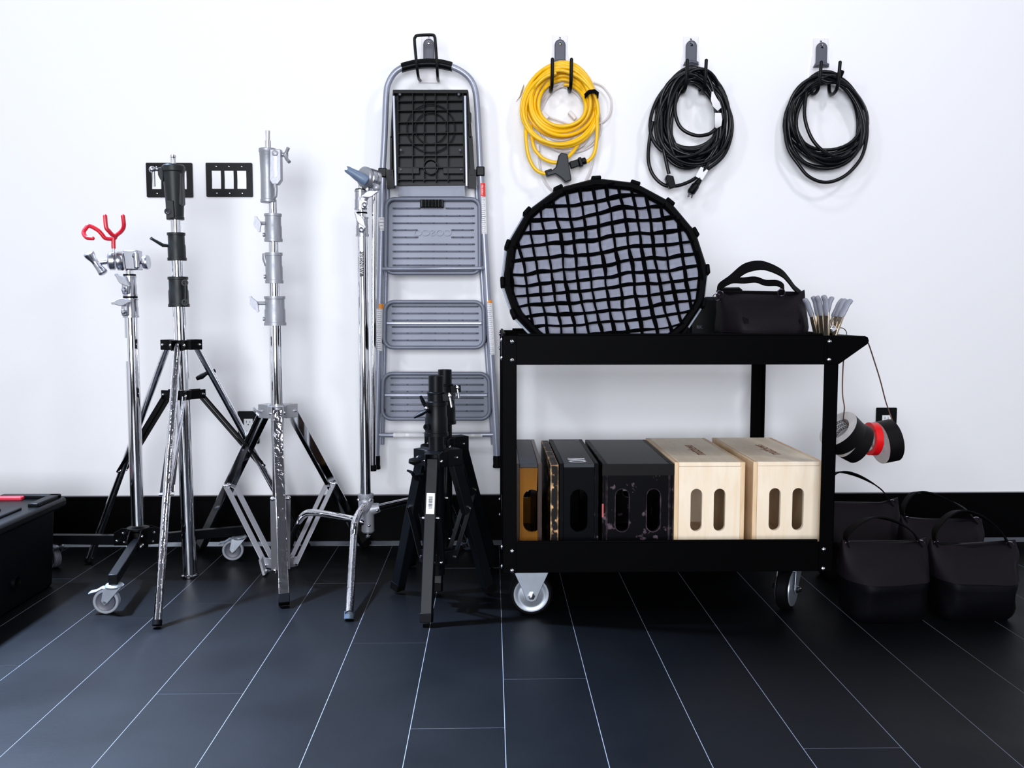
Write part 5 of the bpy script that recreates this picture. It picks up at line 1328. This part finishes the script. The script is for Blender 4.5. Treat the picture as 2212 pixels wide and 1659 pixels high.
# ------------------------------------------------------------------ tape rolls on a string
Yt = 2.90
def roll(name, label, c, n, ro, ri, w, mats, text=None):
    m = MB(); m.roll = 1; m.ring(c, n, ro, ri, w, 56)
    if text is None: o = m.build(name, mats); tag(o, label, 'tape'); return o
    t = thing(name, label, 'tape', tuple(c)); m.build('tape_winding', mats, t)
    d, s, u = frame(n)
    for j, w0 in enumerate((-0.30, 0.0, 0.30)):
        h = w*w0
        m = MB(); n_ = 40; vs = []
        for k in range(n_+1):
            a = 2*pi*k/n_
            for dh in (-0.0052, 0.0052): vs.append(c+d*(h+dh)+(s*cos(a)+u*sin(a))*(ri-0.0004))
        m.add(vs, [(2*k, 2*k+1, 2*k+3, 2*k+2) for k in range(n_)]); b = m.build('core_band', BLACKINK, t, fix=False)
        m = MB(); 
        for q in range(5):
            a0 = q*2*pi/5+j*0.35
            m.text(text, 0.010, lambda x, y, z: c+d*(h+y)+(s*cos(a0-x/ri)+u*sin(a0-x/ri))*(ri-0.0008-z), 0.0001)
        m.build('core_lettering', PAPER, b)
    return t
nA = V((-0.72, -0.26, 0.64)).normalized()
cA = A(1810, 926, 2.87)-nA*0.024
roll('gaffer_tape', 'black tape roll with white printed core, leftmost of those on the string', cA, nA, 0.0680, 0.0400, 0.048, [TAPEBK, TAPESD, CORE], 'LOCKPORT')
nB = V((-0.88, -0.12, 0.45)).normalized()
cB = cA-nA*0.026-nB*0.027
roll('gaffer_tape', 'black tape roll hanging between the printed core roll and the red tape', cB, nB, 0.0650, 0.0385, 0.044, [TAPEBK, TAPESD, CORE])
nC = V((-0.98, -0.09, 0.02)).normalized()
cC = A(1884, 948, 2.945)
roll('red_tape', 'narrow bright red tape roll on the string between two black rolls', cC, nC, 0.0540, 0.0385, 0.024, [TAPERED, TAPERED, CORE])
nD = V((-0.95, -0.10, -0.16)).normalized()
cD = A(1895, 957, 2.965)-nD*0.030
roll('gaffer_tape', 'black tape roll with grey side, rightmost of those on the string', cD, nD, 0.0700, 0.0385, 0.050, [TAPEBK, TAPESD, CORE])
m = MB()
up_ = V((0, 0, 0.030))
topA = (V((0, 0, 1))-nA*nA.z).normalized(); topD = (V((0, 0, 1))-nD*nD.z).normalized()
m.tube(spline([A(1862, 727, 2.70), A(1871, 735, 2.71), A(1877, 745, 2.72), A(1887, 775, 2.76), A(1901, 820, 2.84), A(1913, 866, 2.94), A(1921, 890, 3.00), cD-nD*0.034+topD*0.036, cD+topD*0.035, cC+up_, cB+up_*0.9, cA+topA*0.034, cA+nA*0.026+topA*0.036, A(1824, 880, 2.80), A(1820, 850, 2.79), A(1821, 795, 2.75), A(1826, 765, 2.70), A(1848, 731, 2.69), A(1862, 727, 2.70)], 6), 0.0020, 8)
tag(m.build('string', STRING), 'thin brown string loop tied to the cart handle carrying tape rolls', 'string')

# ------------------------------------------------------------------ storage tote at the lower left
tx1 = FL(128, 1262).x; ty1 = 2.955; ty0 = 2.36; tx0 = -2.05
zl = A(150, 1085, 2.985).z; zt = A(150, 1064, 2.985).z
tt_ = thing('storage_tote', 'black plastic storage tote with ridged lid at the left edge', 'tote', ((tx0+tx1)/2, (ty0+ty1)/2, 0))
m = MB(); tp = 0.012
vs = [(tx0+tp, ty0+tp, 0.0), (tx1-tp, ty0+tp, 0.0), (tx1-tp, ty1-tp, 0.0), (tx0+tp, ty1-tp, 0.0), (tx0, ty0, zl), (tx1, ty0, zl), (tx1, ty1, zl), (tx0, ty1, zl)]
m.add(vs, [(3, 2, 1, 0), (4, 5, 6, 7), (0, 1, 5, 4), (1, 2, 6, 5), (2, 3, 7, 6), (3, 0, 4, 7)]); m.build('body', TOTE, tt_, bevel=0.012, seg=3)
m = MB(); lx = 0.026
m.mm((tx0-lx, ty0-lx, zl-0.012), (tx1+lx, ty1+lx, zt-0.012))
ld = m.build('lid', TOTE, tt_, bevel=0.010, seg=3)
m = MB(); zz = zt-0.014
e = tx1+lx
m.mm((e-0.045, ty1-0.14, zz), (e-0.012, ty1+lx-0.012, zt)); m.mm((e-0.20, ty1+lx-0.040, zz), (e-0.012, ty1+lx-0.010, zt)); m.mm((e-0.075, ty1-0.34, zz), (e-0.045, ty1-0.17, zt-0.004))
m.mm((e-0.40, ty1-0.20, zz), (e-0.10, ty1-0.185, zt-0.004)); m.mm((e-0.045, ty0, zz), (e-0.012, ty1-0.37, zt-0.002)); m.mm((e-0.60, ty1+lx-0.04, zz), (e-0.30, ty1+lx-0.010, zt))
m.build('lid_ridges', TOTE, ld, bevel=0.004)
rx = A(62, 1063, 2.97).x
m = MB(); m.mm((rx-0.30, ty1-0.035, zz), (rx, ty1-0.005, zt-0.001)); m.build('red_latch', mat('red_plastic', (0.62, 0.03, 0.06), 0.4), tt_, bevel=0.004)
m = MB(); m.ring((tx1-0.004, FL(8, 1250).y*0+2.70, 0.085), (1, 0, 0), 0.020, 0.017, 0.012, 24); m.build('side_recess', TOTE, tt_)
